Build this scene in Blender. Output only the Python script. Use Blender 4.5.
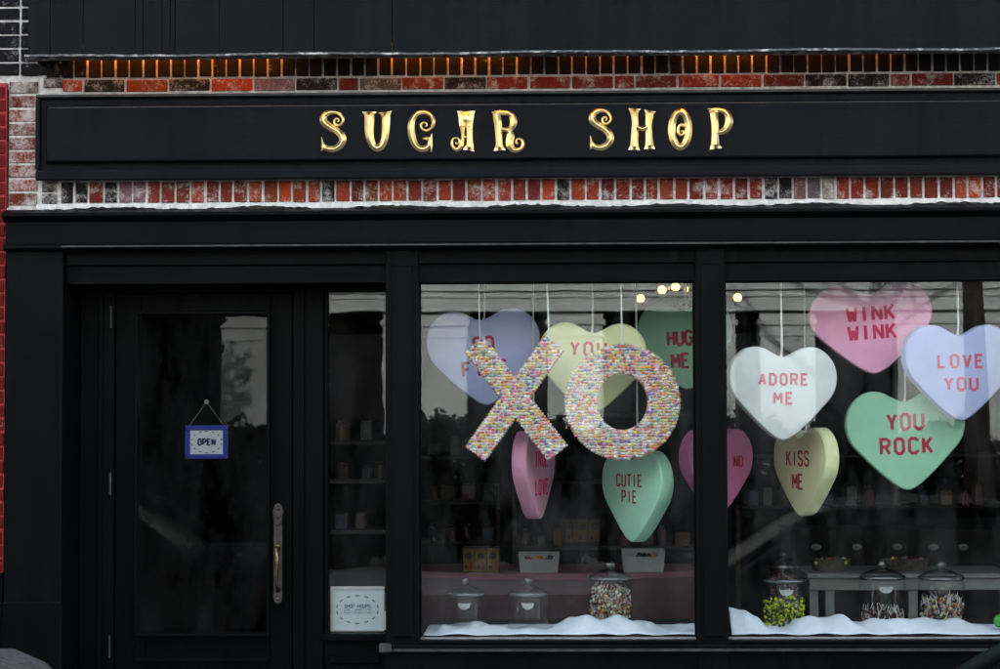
import bpy, bmesh, math, random
from mathutils import Vector, Matrix, Euler
random.seed(7)
PI = math.pi
sc = bpy.context.scene
for o in list(bpy.data.objects): bpy.data.objects.remove(o)
COL = sc.collection

# ------------------------------------------------------------------ camera
EYE = Vector((0.24, -10.0, 2.0))
PITCH, ROLL, YAW = math.atan(85.5/2000), 0.0035, 0.024
cam = bpy.data.cameras.new("camera"); camo = bpy.data.objects.new("camera", cam); COL.objects.link(camo)
cam.lens = 72.0; cam.sensor_width = 36.0; cam.clip_start = 0.1; cam.clip_end = 500
camo.location = EYE; camo.rotation_euler = (PI/2+PITCH, ROLL, YAW)
cam.dof.use_dof = True; cam.dof.focus_distance = 10.1; cam.dof.aperture_fstop = 9.0
sc.camera = camo
RM = Euler((PI/2+PITCH, ROLL, YAW)).to_matrix()

# ------------------------------------------------------------------ light
SUN_EL = math.radians(28)
SUN_AZ = math.radians(4)
world = bpy.data.worlds.new("World"); sc.world = world; world.use_nodes = True
wn = world.node_tree.nodes; wl = world.node_tree.links
bg = wn['Background']; sky = wn.new('ShaderNodeTexSky'); sky.sky_type = 'NISHITA'; sky.sun_disc = False
sky.sun_elevation = SUN_EL; sky.sun_rotation = SUN_AZ; sky.dust_density = 2.5; sky.ozone_density = 1.0
hs_ = wn.new('ShaderNodeHueSaturation'); hs_.inputs['Saturation'].default_value = .42; wl.new(sky.outputs[0], hs_.inputs['Color']); wl.new(hs_.outputs[0], bg.inputs[0]); bg.inputs[1].default_value = 0.15
sun = bpy.data.lights.new("sun", 'SUN'); suno = bpy.data.objects.new("sun", sun); COL.objects.link(suno)
sun.energy = 2.0; sun.angle = math.radians(0.5); sun.color = (1.0, .98, .95)
sdir = Vector((-math.sin(SUN_AZ)*math.cos(SUN_EL), -math.cos(SUN_AZ)*math.cos(SUN_EL), -math.sin(SUN_EL)))
suno.rotation_euler = sdir.to_track_quat('-Z', 'Y').to_euler(); suno.location = (0, 5, 20)
sc.view_settings.view_transform = 'Standard'; sc.view_settings.look = 'None'
sc.view_settings.gamma = 1; sc.view_settings.use_curve_mapping = False
sc.view_settings.exposure = 3.15
sc.render.engine = 'CYCLES'
try:
    sc.cycles.max_bounces = 10; sc.cycles.transparent_max_bounces = 24; sc.cycles.transmission_bounces = 8
    sc.cycles.sample_clamp_indirect = 6; sc.cycles.caustics_reflective = False; sc.cycles.caustics_refractive = False
except Exception: pass

# real-world position of a measured spot of the frontage, d metres behind the frontage plane
def W(px, py, d=0.0):
    v = RM @ Vector(((px-500)/2000, -(py-334.5)/2000, -1))
    t = (d-EYE.y)/v.y
    return EYE + v*t
def X(px, d=0.0, py=450): return W(px, py, d).x
def Z(py, d=0.0, px=500): return W(px, py, d).z
def S(px, d=0.0): return px*(10+d)/2000.0

# ------------------------------------------------------------------ helpers
def tag(o, label=None, cat=None, group=None, kind=None):
    if label: o['label'] = label
    if cat: o['category'] = cat
    if group: o['group'] = group
    if kind: o['kind'] = kind
    return o
def empty(name, loc=(0, 0, 0), rz=0, label=None, cat=None, group=None):
    o = bpy.data.objects.new(name, None); COL.objects.link(o); o.location = loc; o.rotation_euler = (0, 0, rz)
    o.empty_display_size = .05
    return tag(o, label, cat, group)
class MB:
    def __init__(s): s.bm = bmesh.new(); s.col = s.bm.loops.layers.color.new('tint')
    def paint(s, faces, c):
        for f in faces:
            for l in f.loops: l[s.col] = (c[0], c[1], c[2], 1)
    def poly(s, pts, c=None):
        f = s.bm.faces.new([s.bm.verts.new(p) for p in pts])
        if c: s.paint([f], c)
        return f
    def box(s, x0, x1, y0, y1, z0, z1, bev=0, c=None, seg=1):
        if x0 > x1: x0, x1 = x1, x0
        if y0 > y1: y0, y1 = y1, y0
        if z0 > z1: z0, z1 = z1, z0
        r = bmesh.ops.create_cube(s.bm, size=1.0)
        vs = r['verts']
        for v in vs:
            v.co = Vector((x0+(v.co.x+.5)*(x1-x0), y0+(v.co.y+.5)*(y1-y0), z0+(v.co.z+.5)*(z1-z0)))
        fs = set(f for v in vs for f in v.link_faces)
        if bev:
            es = list(set(e for v in vs for e in v.link_edges))
            rr = bmesh.ops.bevel(s.bm, geom=es, offset=bev, segments=seg, affect='EDGES', profile=.6)
            fs = set(f for v in rr['verts'] for f in v.link_faces) | set(f for f in fs if f.is_valid)
        if c: s.paint([f for f in fs if f.is_valid], c)
    def loft(s, rings, closed=True, cap=True, c=None):
        vr = [[s.bm.verts.new(p) for p in r] for r in rings]; fs = []
        for a, b in zip(vr[:-1], vr[1:]):
            n = len(a)
            for i in range(n if closed else n-1):
                j = (i+1) % n
                try: fs.append(s.bm.faces.new((a[i], a[j], b[j], b[i])))
                except ValueError: pass
        if cap and closed:
            fs.append(s.bm.faces.new(vr[0][::-1])); fs.append(s.bm.faces.new(vr[-1]))
        if c: s.paint(fs, c)
        return fs
    def lathe(s, prof, cx=0, cy=0, z0=0, n=28, c=None, cap=True):
        rings = []
        for r, z in prof:
            rings.append([(cx+max(r, 1e-4)*math.cos(2*PI*k/n), cy+max(r, 1e-4)*math.sin(2*PI*k/n), z0+z) for k in range(n)])
        return s.loft(rings, True, cap, c)
    def tube(s, pts, r, n=8, c=None):
        pts = [Vector(p) for p in pts]; rings = []
        if not isinstance(r, (list, tuple)): r = [r]*len(pts)
        up = Vector((0, 0, 1))
        for i, p in enumerate(pts):
            t = (pts[min(i+1, len(pts)-1)]-pts[max(i-1, 0)])
            if t.length < 1e-9: t = Vector((0, 0, 1))
            t.normalize(); a = up if abs(t.z) < .9 else Vector((1, 0, 0))
            u = t.cross(a).normalized(); v = t.cross(u).normalized()
            rings.append([p+(u*math.cos(2*PI*k/n)+v*math.sin(2*PI*k/n))*r[i] for k in range(n)])
        return s.loft(rings, True, True, c)
    def ico(s, p, r, c=None, sub=1, sc_=(1, 1, 1), rot=None):
        rr = bmesh.ops.create_icosphere(s.bm, subdivisions=sub, radius=r)
        for v in rr['verts']:
            q = Vector((v.co.x*sc_[0], v.co.y*sc_[1], v.co.z*sc_[2]))
            if rot: q = rot @ q
            v.co = q+Vector(p)
        if c: s.paint(set(f for v in rr['verts'] for f in v.link_faces), c)
    def build(s, name, mat, parent=None, smooth=False, auto=None, recalc=True):
        if recalc: bmesh.ops.recalc_face_normals(s.bm, faces=s.bm.faces[:])
        me = bpy.data.meshes.new(name); s.bm.to_mesh(me); s.bm.free()
        me.materials.append(mat)
        if smooth:
            for p in me.polygons: p.use_smooth = True
            if auto:
                try: me.set_sharp_from_angle(angle=math.radians(auto))
                except Exception: pass
        o = bpy.data.objects.new(name, me); COL.objects.link(o)
        if parent: o.parent = parent
        return o
def catmull(pts, sub=6, closed=False):
    out = []; n = len(pts); P = [tuple(p) for p in pts]
    rng = range(n if closed else n-1)
    for i in rng:
        if closed: p0, p1, p2, p3 = P[(i-1) % n], P[i], P[(i+1) % n], P[(i+2) % n]
        else: p0, p1, p2, p3 = P[max(i-1, 0)], P[i], P[i+1], P[min(i+2, n-1)]
        for k in range(sub):
            t = k/sub
            out.append(tuple(.5*((2*b)+(-a+c)*t+(2*a-5*b+4*c-d)*t*t+(-a+3*b-3*c+d)*t**3) for a, b, c, d in zip(p0, p1, p2, p3)))
    if not closed: out.append(P[-1])
    return out

# ------------------------------------------------------------------ materials
def mat(name):
    m = bpy.data.materials.new(name); m.use_nodes = True; nt = m.node_tree
    return m, nt, nt.nodes, nt.links, nt.nodes['Principled BSDF']
def noise(n, l, scale, detail=6, rough=.6, coord='Object', stretch=None):
    tc = n.new('ShaderNodeTexCoord'); t = n.new('ShaderNodeTexNoise')
    t.inputs['Scale'].default_value = scale; t.inputs['Detail'].default_value = detail; t.inputs['Roughness'].default_value = rough
    if stretch:
        mp = n.new('ShaderNodeMapping'); mp.inputs['Scale'].default_value = stretch
        l.new(tc.outputs[coord], mp.inputs[0]); l.new(mp.outputs[0], t.inputs[0])
    else: l.new(tc.outputs[coord], t.inputs[0])
    return t
def ramp(n, l, src, stops):
    r = n.new('ShaderNodeValToRGB'); e = r.color_ramp.elements
    while len(e) < len(stops): e.new(.5)
    for el, (p, c) in zip(e, stops):
        el.position = p; el.color = (c[0], c[1], c[2], 1) if isinstance(c, (tuple, list)) else (c, c, c, 1)
    l.new(src, r.inputs[0]); return r
def bump(n, l, src, p, strength=.3, dist=.01):
    b = n.new('ShaderNodeBump'); b.inputs['Strength'].default_value = strength; b.inputs['Distance'].default_value = dist
    l.new(src, b.inputs['Height']); l.new(b.outputs[0], p.inputs['Normal']); return b
def simple(name, c, rough=.5, metal=0, spec=.5, var=.25, nscale=12, bmp=.1, bdist=.004, stretch=None, coat=0):
    m, nt, n, l, p = mat(name)
    t = noise(n, l, nscale, stretch=stretch)
    lo = [max(0, x*(1-var)) for x in c]; hi = [min(1, x*(1+var)) for x in c]
    r = ramp(n, l, t.outputs[0], [(.3, lo), (.7, hi)])
    l.new(r.outputs[0], p.inputs['Base Color'])
    p.inputs['Roughness'].default_value = rough; p.inputs['Metallic'].default_value = metal
    p.inputs['Specular IOR Level'].default_value = spec; p.inputs['Coat Weight'].default_value = coat
    if bmp: bump(n, l, t.outputs[0], p, bmp, bdist)
    return m
def tinted(name, rough=.5, spec=.4, metal=0, var=.15, nscale=60, bmp=.2):
    m, nt, n, l, p = mat(name)
    a = n.new('ShaderNodeAttribute'); a.attribute_name = 'tint'
    t = noise(n, l, nscale); r = ramp(n, l, t.outputs[0], [(.3, 1-var), (.7, 1.0)])
    mx = n.new('ShaderNodeMix'); mx.data_type = 'RGBA'; mx.blend_type = 'MULTIPLY'; mx.inputs[0].default_value = 1
    l.new(a.outputs['Color'], mx.inputs[6]); l.new(r.outputs[0], mx.inputs[7]); l.new(mx.outputs[2], p.inputs['Base Color'])
    p.inputs['Roughness'].default_value = rough; p.inputs['Specular IOR Level'].default_value = spec; p.inputs['Metallic'].default_value = metal
    if bmp: bump(n, l, t.outputs[0], p, bmp, .002)
    return m
def glass(name, tint=(1, 1, 1), rough=0.0, boost=1.0, wav=0, dust=0):
    """thin clear glass: Fresnel mirror over straight-through transmission; the index is turned round on back faces"""
    m, nt, n, l, p = mat(name); n.remove(p); out = n['Material Output']
    fr = n.new('ShaderNodeFresnel'); g = n.new('ShaderNodeNewGeometry')
    mr = n.new('ShaderNodeMapRange'); mr.inputs['To Min'].default_value = 1.5; mr.inputs['To Max'].default_value = 1/1.5
    l.new(g.outputs['Backfacing'], mr.inputs['Value']); l.new(mr.outputs[0], fr.inputs['IOR'])
    mu = n.new('ShaderNodeMath'); mu.operation = 'MULTIPLY'; mu.inputs[1].default_value = boost; mu.use_clamp = True
    l.new(fr.outputs[0], mu.inputs[0])
    tr = n.new('ShaderNodeBsdfTransparent'); tr.inputs[0].default_value = (*tint, 1)
    gl = n.new('ShaderNodeBsdfGlossy'); gl.inputs['Roughness'].default_value = rough
    if wav:
        t = noise(n, l, 2.2, 2, .4); b = n.new('ShaderNodeBump'); b.inputs['Strength'].default_value = wav; b.inputs['Distance'].default_value = .002
        l.new(t.outputs[0], b.inputs['Height']); l.new(b.outputs[0], gl.inputs['Normal'])
    mx = n.new('ShaderNodeMixShader'); l.new(mu.outputs[0], mx.inputs[0]); l.new(tr.outputs[0], mx.inputs[1]); l.new(gl.outputs[0], mx.inputs[2])
    if dust:
        td = noise(n, l, 5, 8, .7, stretch=(1, 1, .35)); rd = ramp(n, l, td.outputs[0], [(.42, 0), (.75, dust)])
        df = n.new('ShaderNodeBsdfDiffuse'); df.inputs[0].default_value = (.6, .6, .58, 1); m2 = n.new('ShaderNodeMixShader')
        l.new(rd.outputs[0], m2.inputs[0]); l.new(mx.outputs[0], m2.inputs[1]); l.new(df.outputs[0], m2.inputs[2]); mx = m2
    l.new(mx.outputs[0], out.inputs[0]); return m
def emit(name, c, s):
    m, nt, n, l, p = mat(name)
    p.inputs['Base Color'].default_value = (*c, 1); p.inputs['Emission Color'].default_value = (*c, 1); p.inputs['Emission Strength'].default_value = s
    return m

def paint_mat(name, c, spec, rough, streak=True):
    m, nt, n, l, p = mat(name)
    t = noise(n, l, 3.0, 8, .65, stretch=(1, 1, .6)); t2 = noise(n, l, 60, 4, .6)
    r = ramp(n, l, t.outputs[0], [(.3, [x*.7 for x in c]), (.72, [x*1.35 for x in c])])
    # chips and dust flecks
    v = noise(n, l, 45, 3, .7); rv = ramp(n, l, v.outputs[0], [(.80, 0), (.83, 1)])
    mx = n.new('ShaderNodeMix'); mx.data_type = 'RGBA'; l.new(rv.outputs[0], mx.inputs[0]); l.new(r.outputs[0], mx.inputs[6]); mx.inputs[7].default_value = (.02, .02, .022, 1)
    l.new(mx.outputs[2], p.inputs['Base Color'])
    t4 = noise(n, l, 9, 6, .7, stretch=(3, 3, .12)); rr = ramp(n, l, t4.outputs[0], [(.3, rough-.14), (.7, rough+.16)]); l.new(rr.outputs[0], p.inputs['Roughness'])
    p.inputs['Specular IOR Level'].default_value = spec
    t5 = noise(n, l, 26, 5, .6, stretch=(.08, 1, 1)); ah = n.new('ShaderNodeMath'); ah.operation = 'ADD'; l.new(t2.outputs[0], ah.inputs[0]); l.new(t5.outputs[0], ah.inputs[1])
    bump(n, l, ah.outputs[0], p, .4, .002)
    return m
M = {}
M['black'] = paint_mat('black_paint', (.0022, .0025, .0030), .045, .42)
M['black_dark'] = paint_mat('black_paint_door', (.0018, .0020, .0024), .045, .4)
M['sign_black'] = paint_mat('signboard_paint', (.0036, .0043, .0060), .06, .45)
M['awning'] = paint_mat('awning_paint', (.0036, .0043, .0062), .06, .5)
M['edge'] = simple('edge_highlight_grey', (.030, .030, .030), .5, 0, .3, .5, 14, .1, .004, (1, 1, 1))  # lighter grey paints caught light onto edges; hinges and sill bracket share the grey
M['gold'] = simple('gilded_metal', (.95, .72, .36), .30, 1.0, .5, .10, 30, .2, .001)
M['glass'] = glass('window_glass', (.93, .95, .94), 0.0, 1.0, .12, .022)
M['door_glass'] = glass('door_glass', (.75, .76, .75), 0.0, .5, .3, .012)
M['side_glass'] = glass('side_glass', (.86, .87, .86), 0.0, .8, .3, .015)
M['jar_glass'] = glass('jar_glass', (.97, .98, .98), .0, .28)
M['aluminium'] = simple('dull_aluminium', (.28, .29, .31), .4, .8, .5, .3, 30, .1)
M['white_paint'] = simple('white_paint', (.75, .77, .78), .5, 0, .4, .05)
M['rope'] = simple('white_cord', (.7, .7, .68), .8, 0, .2, .2, 200)
M['red_letter'] = simple('red_lettering', (.42, .025, .06), .6, 0, .3, .15)
M['pink_letter'] = simple('pink_lettering', (.62, .10, .17), .6, 0, .3, .15)
M['hot_letter'] = simple('crimson_lettering', (.66, .02, .10), .6, 0, .3, .15)
M['navy_letter'] = simple('navy_lettering', (.02, .05, .16), .6, 0, .3, .15)
M['grey_letter'] = simple('blue_grey_lettering', (.12, .20, .26), .6, 0, .3, .15)
M['dash'] = simple('grey_dash', (.09, .10, .11), .6, 0, .3, .1)
M['blue_frame'] = simple('blue_frame', (.03, .05, .42), .4, 0, .4, .1)
M['card'] = simple('white_card', (.78, .85, .88), .7, 0, .2, .04)
def heart_mat(name, c):
    m, nt, n, l, p = mat(name)
    t = noise(n, l, 5, 5, .6); r = ramp(n, l, t.outputs[0], [(.3, [x*.86 for x in c]), (.7, c)])
    t2 = noise(n, l, 220, 3, .7); l.new(r.outputs[0], p.inputs['Base Color'])
    p.inputs['Roughness'].default_value = .7; p.inputs['Specular IOR Level'].default_value = .25
    bump(n, l, t2.outputs[0], p, .25, .0015); return m
HC = dict(lav=(.50, .54, .84), yel=(.86, .85, .50), grn=(.36, .66, .46), pnk=(.74, .34, .50), wht=(.74, .77, .76), lpk=(.97, .45, .66), mint=(.42, .76, .58), dpk=(.62, .19, .36))
for k, c in HC.items(): M['h_'+k] = heart_mat('foam_'+k, c)
M['beads'] = tinted('sugar_beads', .45, .4)
M['candy'] = tinted('candy', .35, .5)
M['cloth'] = simple('white_cloth', (.72, .78, .88), .95, 0, .1, .05, 25, .5, .006)

def brick_mat(name, white=.5, dark=False):
    m, nt, n, l, p = mat(name)
    a = n.new('ShaderNodeAttribute'); a.attribute_name = 'tint'
    t = noise(n, l, 120, 8, .75); t2 = noise(n, l, 10, 8, .75); t3 = noise(n, l, 260, 3, .6)
    r = ramp(n, l, t.outputs[0], [(.32, .45), (.62, 1.2)])
    mx = n.new('ShaderNodeMix'); mx.data_type = 'RGBA'; mx.blend_type = 'MULTIPLY'; mx.inputs[0].default_value = 1
    l.new(a.outputs['Color'], mx.inputs[6]); l.new(r.outputs[0], mx.inputs[7])
    ad = n.new('ShaderNodeMath'); ad.operation = 'MULTIPLY_ADD'; ad.inputs[1].default_value = .5
    l.new(t.outputs[0], ad.inputs[0]); l.new(t2.outputs[0], ad.inputs[2])
    rw = ramp(n, l, ad.outputs[0], [(.88-.23*white, 0), (1.04-.17*white, .9)])
    w = n.new('ShaderNodeMix'); w.data_type = 'RGBA'; l.new(rw.outputs[0], w.inputs[0]); l.new(mx.outputs[2], w.inputs[6]); w.inputs[7].default_value = (.50, .47, .44, 1)
    l.new(w.outputs[2], p.inputs['Base Color'])
    p.inputs['Roughness'].default_value = .88; p.inputs['Specular IOR Level'].default_value = .2
    mixh = n.new('ShaderNodeMath'); mixh.operation = 'ADD'; l.new(t.outputs[0], mixh.inputs[0]); l.new(t3.outputs[0], mixh.inputs[1])
    bump(n, l, mixh.outputs[0], p, .7, .004); return m
M['brick'] = brick_mat('old_brick', .52)
M['brick_white'] = brick_mat('limewashed_brick', .9)
M['mortar'] = simple('mortar', (.50, .48, .45), .95, 0, .1, .35, 40, .8, .006)
M['red_wall'] = brick_mat('red_painted_brick', .12)

# ------------------------------------------------------------------ stroke lettering
o_ = [(.17, 0), (.43, 0), (.6, .17), (.6, .83), (.43, 1), (.17, 1), (0, .83), (0, .17), (.17, 0)]
F = {
 'A': [[(0, 0), (.3, 1), (.6, 0)], [(.11, .33), (.49, .33)]],
 'C': [[(.6, .8), (.6, .85), (.43, 1), (.17, 1), (0, .83), (0, .17), (.17, 0), (.43, 0), (.6, .15), (.6, .2)]],
 'D': [[(0, 0), (0, 1), (.35, 1), (.58, .78), (.58, .22), (.35, 0), (0, 0)]],
 'E': [[(.55, 1), (0, 1), (0, 0), (.55, 0)], [(0, .52), (.45, .52)]],
 'F': [[(.55, 1), (0, 1), (0, 0)], [(0, .52), (.45, .52)]],
 'G': [[(.6, .8), (.6, .85), (.43, 1), (.17, 1), (0, .83), (0, .17), (.17, 0), (.43, 0), (.6, .17), (.6, .5), (.35, .5)]],
 'H': [[(0, 0), (0, 1)], [(.6, 0), (.6, 1)], [(0, .52), (.6, .52)]],
 'I': [[(.3, 0), (.3, 1)]],
 'K': [[(0, 0), (0, 1)], [(.58, 1), (.05, .42)], [(.2, .58), (.6, 0)]],
 'L': [[(0, 1), (0, 0), (.55, 0)]],
 'M': [[(0, 0), (0, 1), (.33, .35), (.66, 1), (.66, 0)]],
 'N': [[(0, 0), (0, 1), (.6, 0), (.6, 1)]],
 'O': [o_],
 'P': [[(0, 0), (0, 1), (.4, 1), (.6, .86), (.6, .6), (.4, .46), (0, .46)]],
 'R': [[(0, 0), (0, 1), (.4, 1), (.6, .86), (.6, .62), (.4, .48), (0, .48)], [(.32, .48), (.6, 0)]],
 'S': [[(.6, .8), (.6, .85), (.43, 1), (.17, 1), (0, .85), (0, .66), (.15, .54), (.45, .46), (.6, .34), (.6, .15), (.43, 0), (.17, 0), (0, .15), (0, .2)]],
 'T': [[(0, 1), (.6, 1)], [(.3, 1), (.3, 0)]],
 'U': [[(0, 1), (0, .17), (.17, 0), (.43, 0), (.6, .17), (.6, 1)]],
 'V': [[(0, 1), (.3, 0), (.6, 1)]],
 'W': [[(0, 1), (.15, 0), (.33, .7), (.51, 0), (.66, 1)]],
 'Y': [[(0, 1), (.3, .48), (.6, 1)], [(.3, .48), (.3, 0)]],
 '1': [[(.1, .8), (.3, 1), (.3, 0)]], '7': [[(0, 1), (.6, 1), (.2, 0)]], '9': [[(.6, .5), (.1, .5), (0, .8), (.2, 1), (.5, 1), (.6, .8), (.6, .3), (.4, 0), (.1, 0)]],
 '-': [[(.1, .5), (.5, .5)]], ' ': [],
}
def strip(mb, pts, th, y, dep, closed=False):
    """flat stroke in the xz plane, front at y, thickness dep, mitred corners"""
    n = len(pts); L = []; R = []
    for i, p in enumerate(pts):
        a = pts[i-1] if i > 0 else (pts[-2] if closed else None)
        b = pts[i+1] if i < n-1 else (pts[1] if closed else None)
        def nrm(u, v):
            dx, dz = v[0]-u[0], v[1]-u[1]; q = math.hypot(dx, dz) or 1; return (-dz/q, dx/q)
        ns = [nrm(a, p)] if a else []
        if b: ns.append(nrm(p, b))
        nx = sum(k[0] for k in ns)/len(ns); nz = sum(k[1] for k in ns)/len(ns); q = nx*nx+nz*nz
        q = max(q, .35); nx /= q; nz /= q
        L.append((p[0]+nx*th/2, p[1]+nz*th/2)); R.append((p[0]-nx*th/2, p[1]-nz*th/2))
    rings = [[(l[0], y, l[1]), (r[0], y, r[1]), (r[0], y+dep, r[1]), (l[0], y+dep, l[1])] for l, r in zip(L, R)]
    mb.loft(rings, True, not closed)
def write(mb, s, cx, cz, h, th, y, pitch=.92, wid=1.0, dep=.003, tilt=0):
    adv = [pitch*h*wid]*len(s); tot = sum(adv)-(pitch-.6)*h*wid
    x = cx-tot/2; k = 0; ct, st = math.cos(tilt), math.sin(tilt)
    for ch, a in zip(s, adv):
        for stt in F[ch]:
            pts = [(x+u*h*wid, cz-h/2+v*h) for u, v in stt]
            pts = [(cx+(q[0]-cx)*ct-(q[1]-cz)*st, cz+(q[0]-cx)*st+(q[1]-cz)*ct) for q in pts]
            closed = stt[0] == stt[-1]; runs = [[pts[0]]]
            for i in range(1, len(pts)):
                runs[-1].append(pts[i])
                if not closed and i < len(pts)-1:
                    ax_, az_ = pts[i][0]-pts[i-1][0], pts[i][1]-pts[i-1][1]; bx_, bz_ = pts[i+1][0]-pts[i][0], pts[i+1][1]-pts[i][1]
                    if (ax_*bx_+az_*bz_)/(math.hypot(ax_, az_)*math.hypot(bx_, bz_)) < -.25: runs.append([pts[i]])
            for q_ in runs:
                strip(mb, q_, th, y-k*.0003, dep, closed=closed); k = (k+1) % 5
        x += a

# ================================================================== SETTING
m_asph = simple('asphalt', (.05, .05, .052), .85, 0, .3, .3, 40, .4, .01)
m_pave = simple('pavement_concrete', (.22, .215, .21), .85, 0, .2, .3, 6, .3, .006)
b = MB(); b.box(-150, 150, -150, 60, -.25, -.16); tag(b.build('ground', m_asph), kind='structure')
b = MB(); b.box(-60, 60, -12.9, -2.2, -.16, -.13); tag(b.build('road', m_asph), kind='structure')
b = MB(); b.box(-60, 60, -2.2, .3, -.16, .0); tag(b.build('pavement', m_pave), kind='structure')
b = MB(); b.box(-60, 60, -20.0, -12.9, -.16, .004); tag(b.build('far_pavement', m_pave), kind='structure')
b = MB(); b.box(-60, 60, -2.33, -2.203, -.16, .006, .01); tag(b.build('kerb', simple('granite_kerb', (.3, .3, .3), .7)), kind='structure')
b = MB()
for i in range(14): b.box(-40+i*6, -37+i*6, -8.06, -7.94, -.13, -.126)
tag(b.build('road_marking', simple('road_paint', (.7, .7, .68), .7)), kind='structure')

# ---------------------------------------------------------------- shop building (upper storeys and mass)
zt = Z(30)
shop = empty('shop_building', (0, .4, 0), label='tall brick building standing over the black shop front', cat='building')
def P(mb, name, m, par, **k):
    o = mb.build(name, m, par, **k)
    o.matrix_parent_inverse = Matrix.Translation(-Vector(par.location)) if par.rotation_euler.z == 0 else (Matrix.Translation(par.location) @ Matrix.Rotation(par.rotation_euler.z, 4, 'Z')).inverted()
    return o
m_plain = brick_mat('plain_brick', .2)
b = MB(); b.box(-6.0, 6.0, .12, 8, 3.35, 12.6, c=(.22, .07, .05)); P(b, 'upper_storeys', m_plain, shop)
b = MB(); b.box(-5.9, -3.2, .5, 8, -.1, 3.34, c=(.22, .07, .05)); b.box(3.75, 5.9, .5, 8, -.1, 3.34, c=(.22, .07, .05)); b.box(-3.19, 3.74, 6.2, 8, -.1, 3.34, c=(.22, .07, .05)); P(b, 'ground_storey', m_plain, shop)
for s in (-1, 1):
    t = empty('terraced_house', (s*16, .4, 0), label='plain brick row house continuing the street %s of the shop' % ('left' if s < 0 else 'right'), cat='building')
    b = MB(); b.box(s*6.05, s*26, .1, 8, -.1, 12.4, c=(.25, .09, .06)); P(b, 'wall', m_plain, t)
    mw = simple('dark_window', (.02, .02, .025), .15)
    for i in range(4):
        for k in range(3):
            b = MB(); x0 = s*(8+i*4.4); b.box(x0-.5, x0+.5, .05, .099, 3.9+k*2.9, 5.5+k*2.9); P(b, 'window', mw, t)

# room
m_dark = simple('dark_wall_paint', (.018, .017, .017), .8, 0, .1, .3, 3, .1)
m_floor = simple('dark_floorboards', (.04, .028, .022), .5, 0, .3, .4, 4, .2, .003, (1, 8, 1))
zf = .28
b = MB(); b.box(-3.15, 3.7, .02, 6.1, zf-.1, zf); tag(b.build('floor', m_floor), kind='structure')
b = MB(); b.box(-3.15, 3.7, .12, 6.1, 3.0, 3.1); tag(b.build('ceiling', m_dark), kind='structure')
b = MB(); b.box(-3.15, 3.7, 6.0, 6.1, zf, 3.0); tag(b.build('wall_back', m_dark), kind='structure')
b = MB(); b.box(-3.18, -3.1, .4, 6.0, zf, 3.0); tag(b.build('wall_left', m_dark), kind='structure')
b = MB(); b.box(3.65, 3.73, .12, 6.0, zf, 3.0); tag(b.build('wall_right', m_dark), kind='structure')

# ---------------------------------------------------------------- brick band of the frontage
bw = empty('brick_wall', (0, .05, Z(190)), label='band of old red and whitewashed brick framing the gold lettered signboard', cat='brick wall')
xL, xR = X(8, py=150), X(1070)
b = MB(); b.box(xL+.003, xR, .006, .115, Z(209), Z(86), c=(.5, .5, .5)); b.box(X(-60), xR, .007, .115, Z(86)+.001, Z(-40)); P(b, 'mortar', M['mortar'], bw)
def bcol(kind=None):
    r = random.random()
    if kind == 'dark' or (kind is None and r < .09): c = (.10, .088, .088)
    elif kind == 'pale' or (kind is None and r < .16): c = (.40, .31, .32)
    else: c = random.choice(((.48, .175, .11), (.41, .145, .09), (.52, .19, .11), (.45, .17, .12)))
    k = random.uniform(.78, 1.15); return (c[0]*k, c[1]*k*random.uniform(.85, 1.2), c[2]*k*random.uniform(.8, 1.2))
def brick(mb, x0, x1, z0, z1, col, y=.0, gap=.005, d=.09):
    j = lambda: random.uniform(-.0022, .0022)
    mb.box(x0+gap+j(), x1-gap+j(), y-.002+random.uniform(-.003, .004), d, z0+gap+j(), z1-gap+j(), .0028, col)
# rowlock course under the sign
b = MB(); px = 60; i = 0
z0, z1 = Z(201.5), Z(178.5)
while px < 1060:
    wd = 14.6+random.uniform(-.7, .7); k = None
    if i in (0, 1, 3, 18): k = 'dark'
    if i in (4, 5, 50, 51, 52): k = 'pale'
    if i in (34, 48, 49): k = 'dark'
    brick(b, X(px, py=190), X(px+wd, py=190), z0, z1, bcol(k if k else 'red'), gap=.0062); px += wd; i += 1
# thin course over the sign
px = 62; i = 0
while px < 1060:
    wd = 42.5 if i % 7 else 21
    brick(b, X(px, py=80), X(px+wd, py=80), Z(89.6), Z(75.9), bcol('dark' if i in (1, 3, 10, 19, 20, 23) else None)); px += wd; i += 1
P(b, 'bricks', M['brick'], bw)
# upper soot-dark rowlock course below the awning
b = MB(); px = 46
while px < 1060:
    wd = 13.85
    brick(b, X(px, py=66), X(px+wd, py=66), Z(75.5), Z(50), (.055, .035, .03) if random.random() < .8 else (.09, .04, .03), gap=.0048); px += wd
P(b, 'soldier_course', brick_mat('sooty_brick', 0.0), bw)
# whitewashed toothing left of the sign
b = MB()
for i in range(9):
    y0 = 80.5+i*13.95
    brick(b, X(8, py=140), X(38.5, py=140), Z(y0+13.9, px=30), Z(y0, px=30), bcol('red' if i else 'pale'), y=.0)
for i in range(2): brick(b, X(41, py=190), X(58, py=190), Z(193+12*(i-.5)+6, px=50), Z(181+12*(i-.5)+6, px=50), (.16, .15, .15))
brick(b, X(40), X(61.5), Z(88.5, px=50), Z(76.5, px=50), (.14, .12, .12))
P(b, 'toothed_bricks', M['brick_white'], bw)
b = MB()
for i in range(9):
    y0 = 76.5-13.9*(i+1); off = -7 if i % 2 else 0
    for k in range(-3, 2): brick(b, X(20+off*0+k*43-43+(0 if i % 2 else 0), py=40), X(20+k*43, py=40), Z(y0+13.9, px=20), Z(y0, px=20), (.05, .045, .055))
    brick(b, X(22, py=40), X(40, py=40), Z(y0+13.9, px=20), Z(y0, px=20), (.04, .036, .04))
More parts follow.
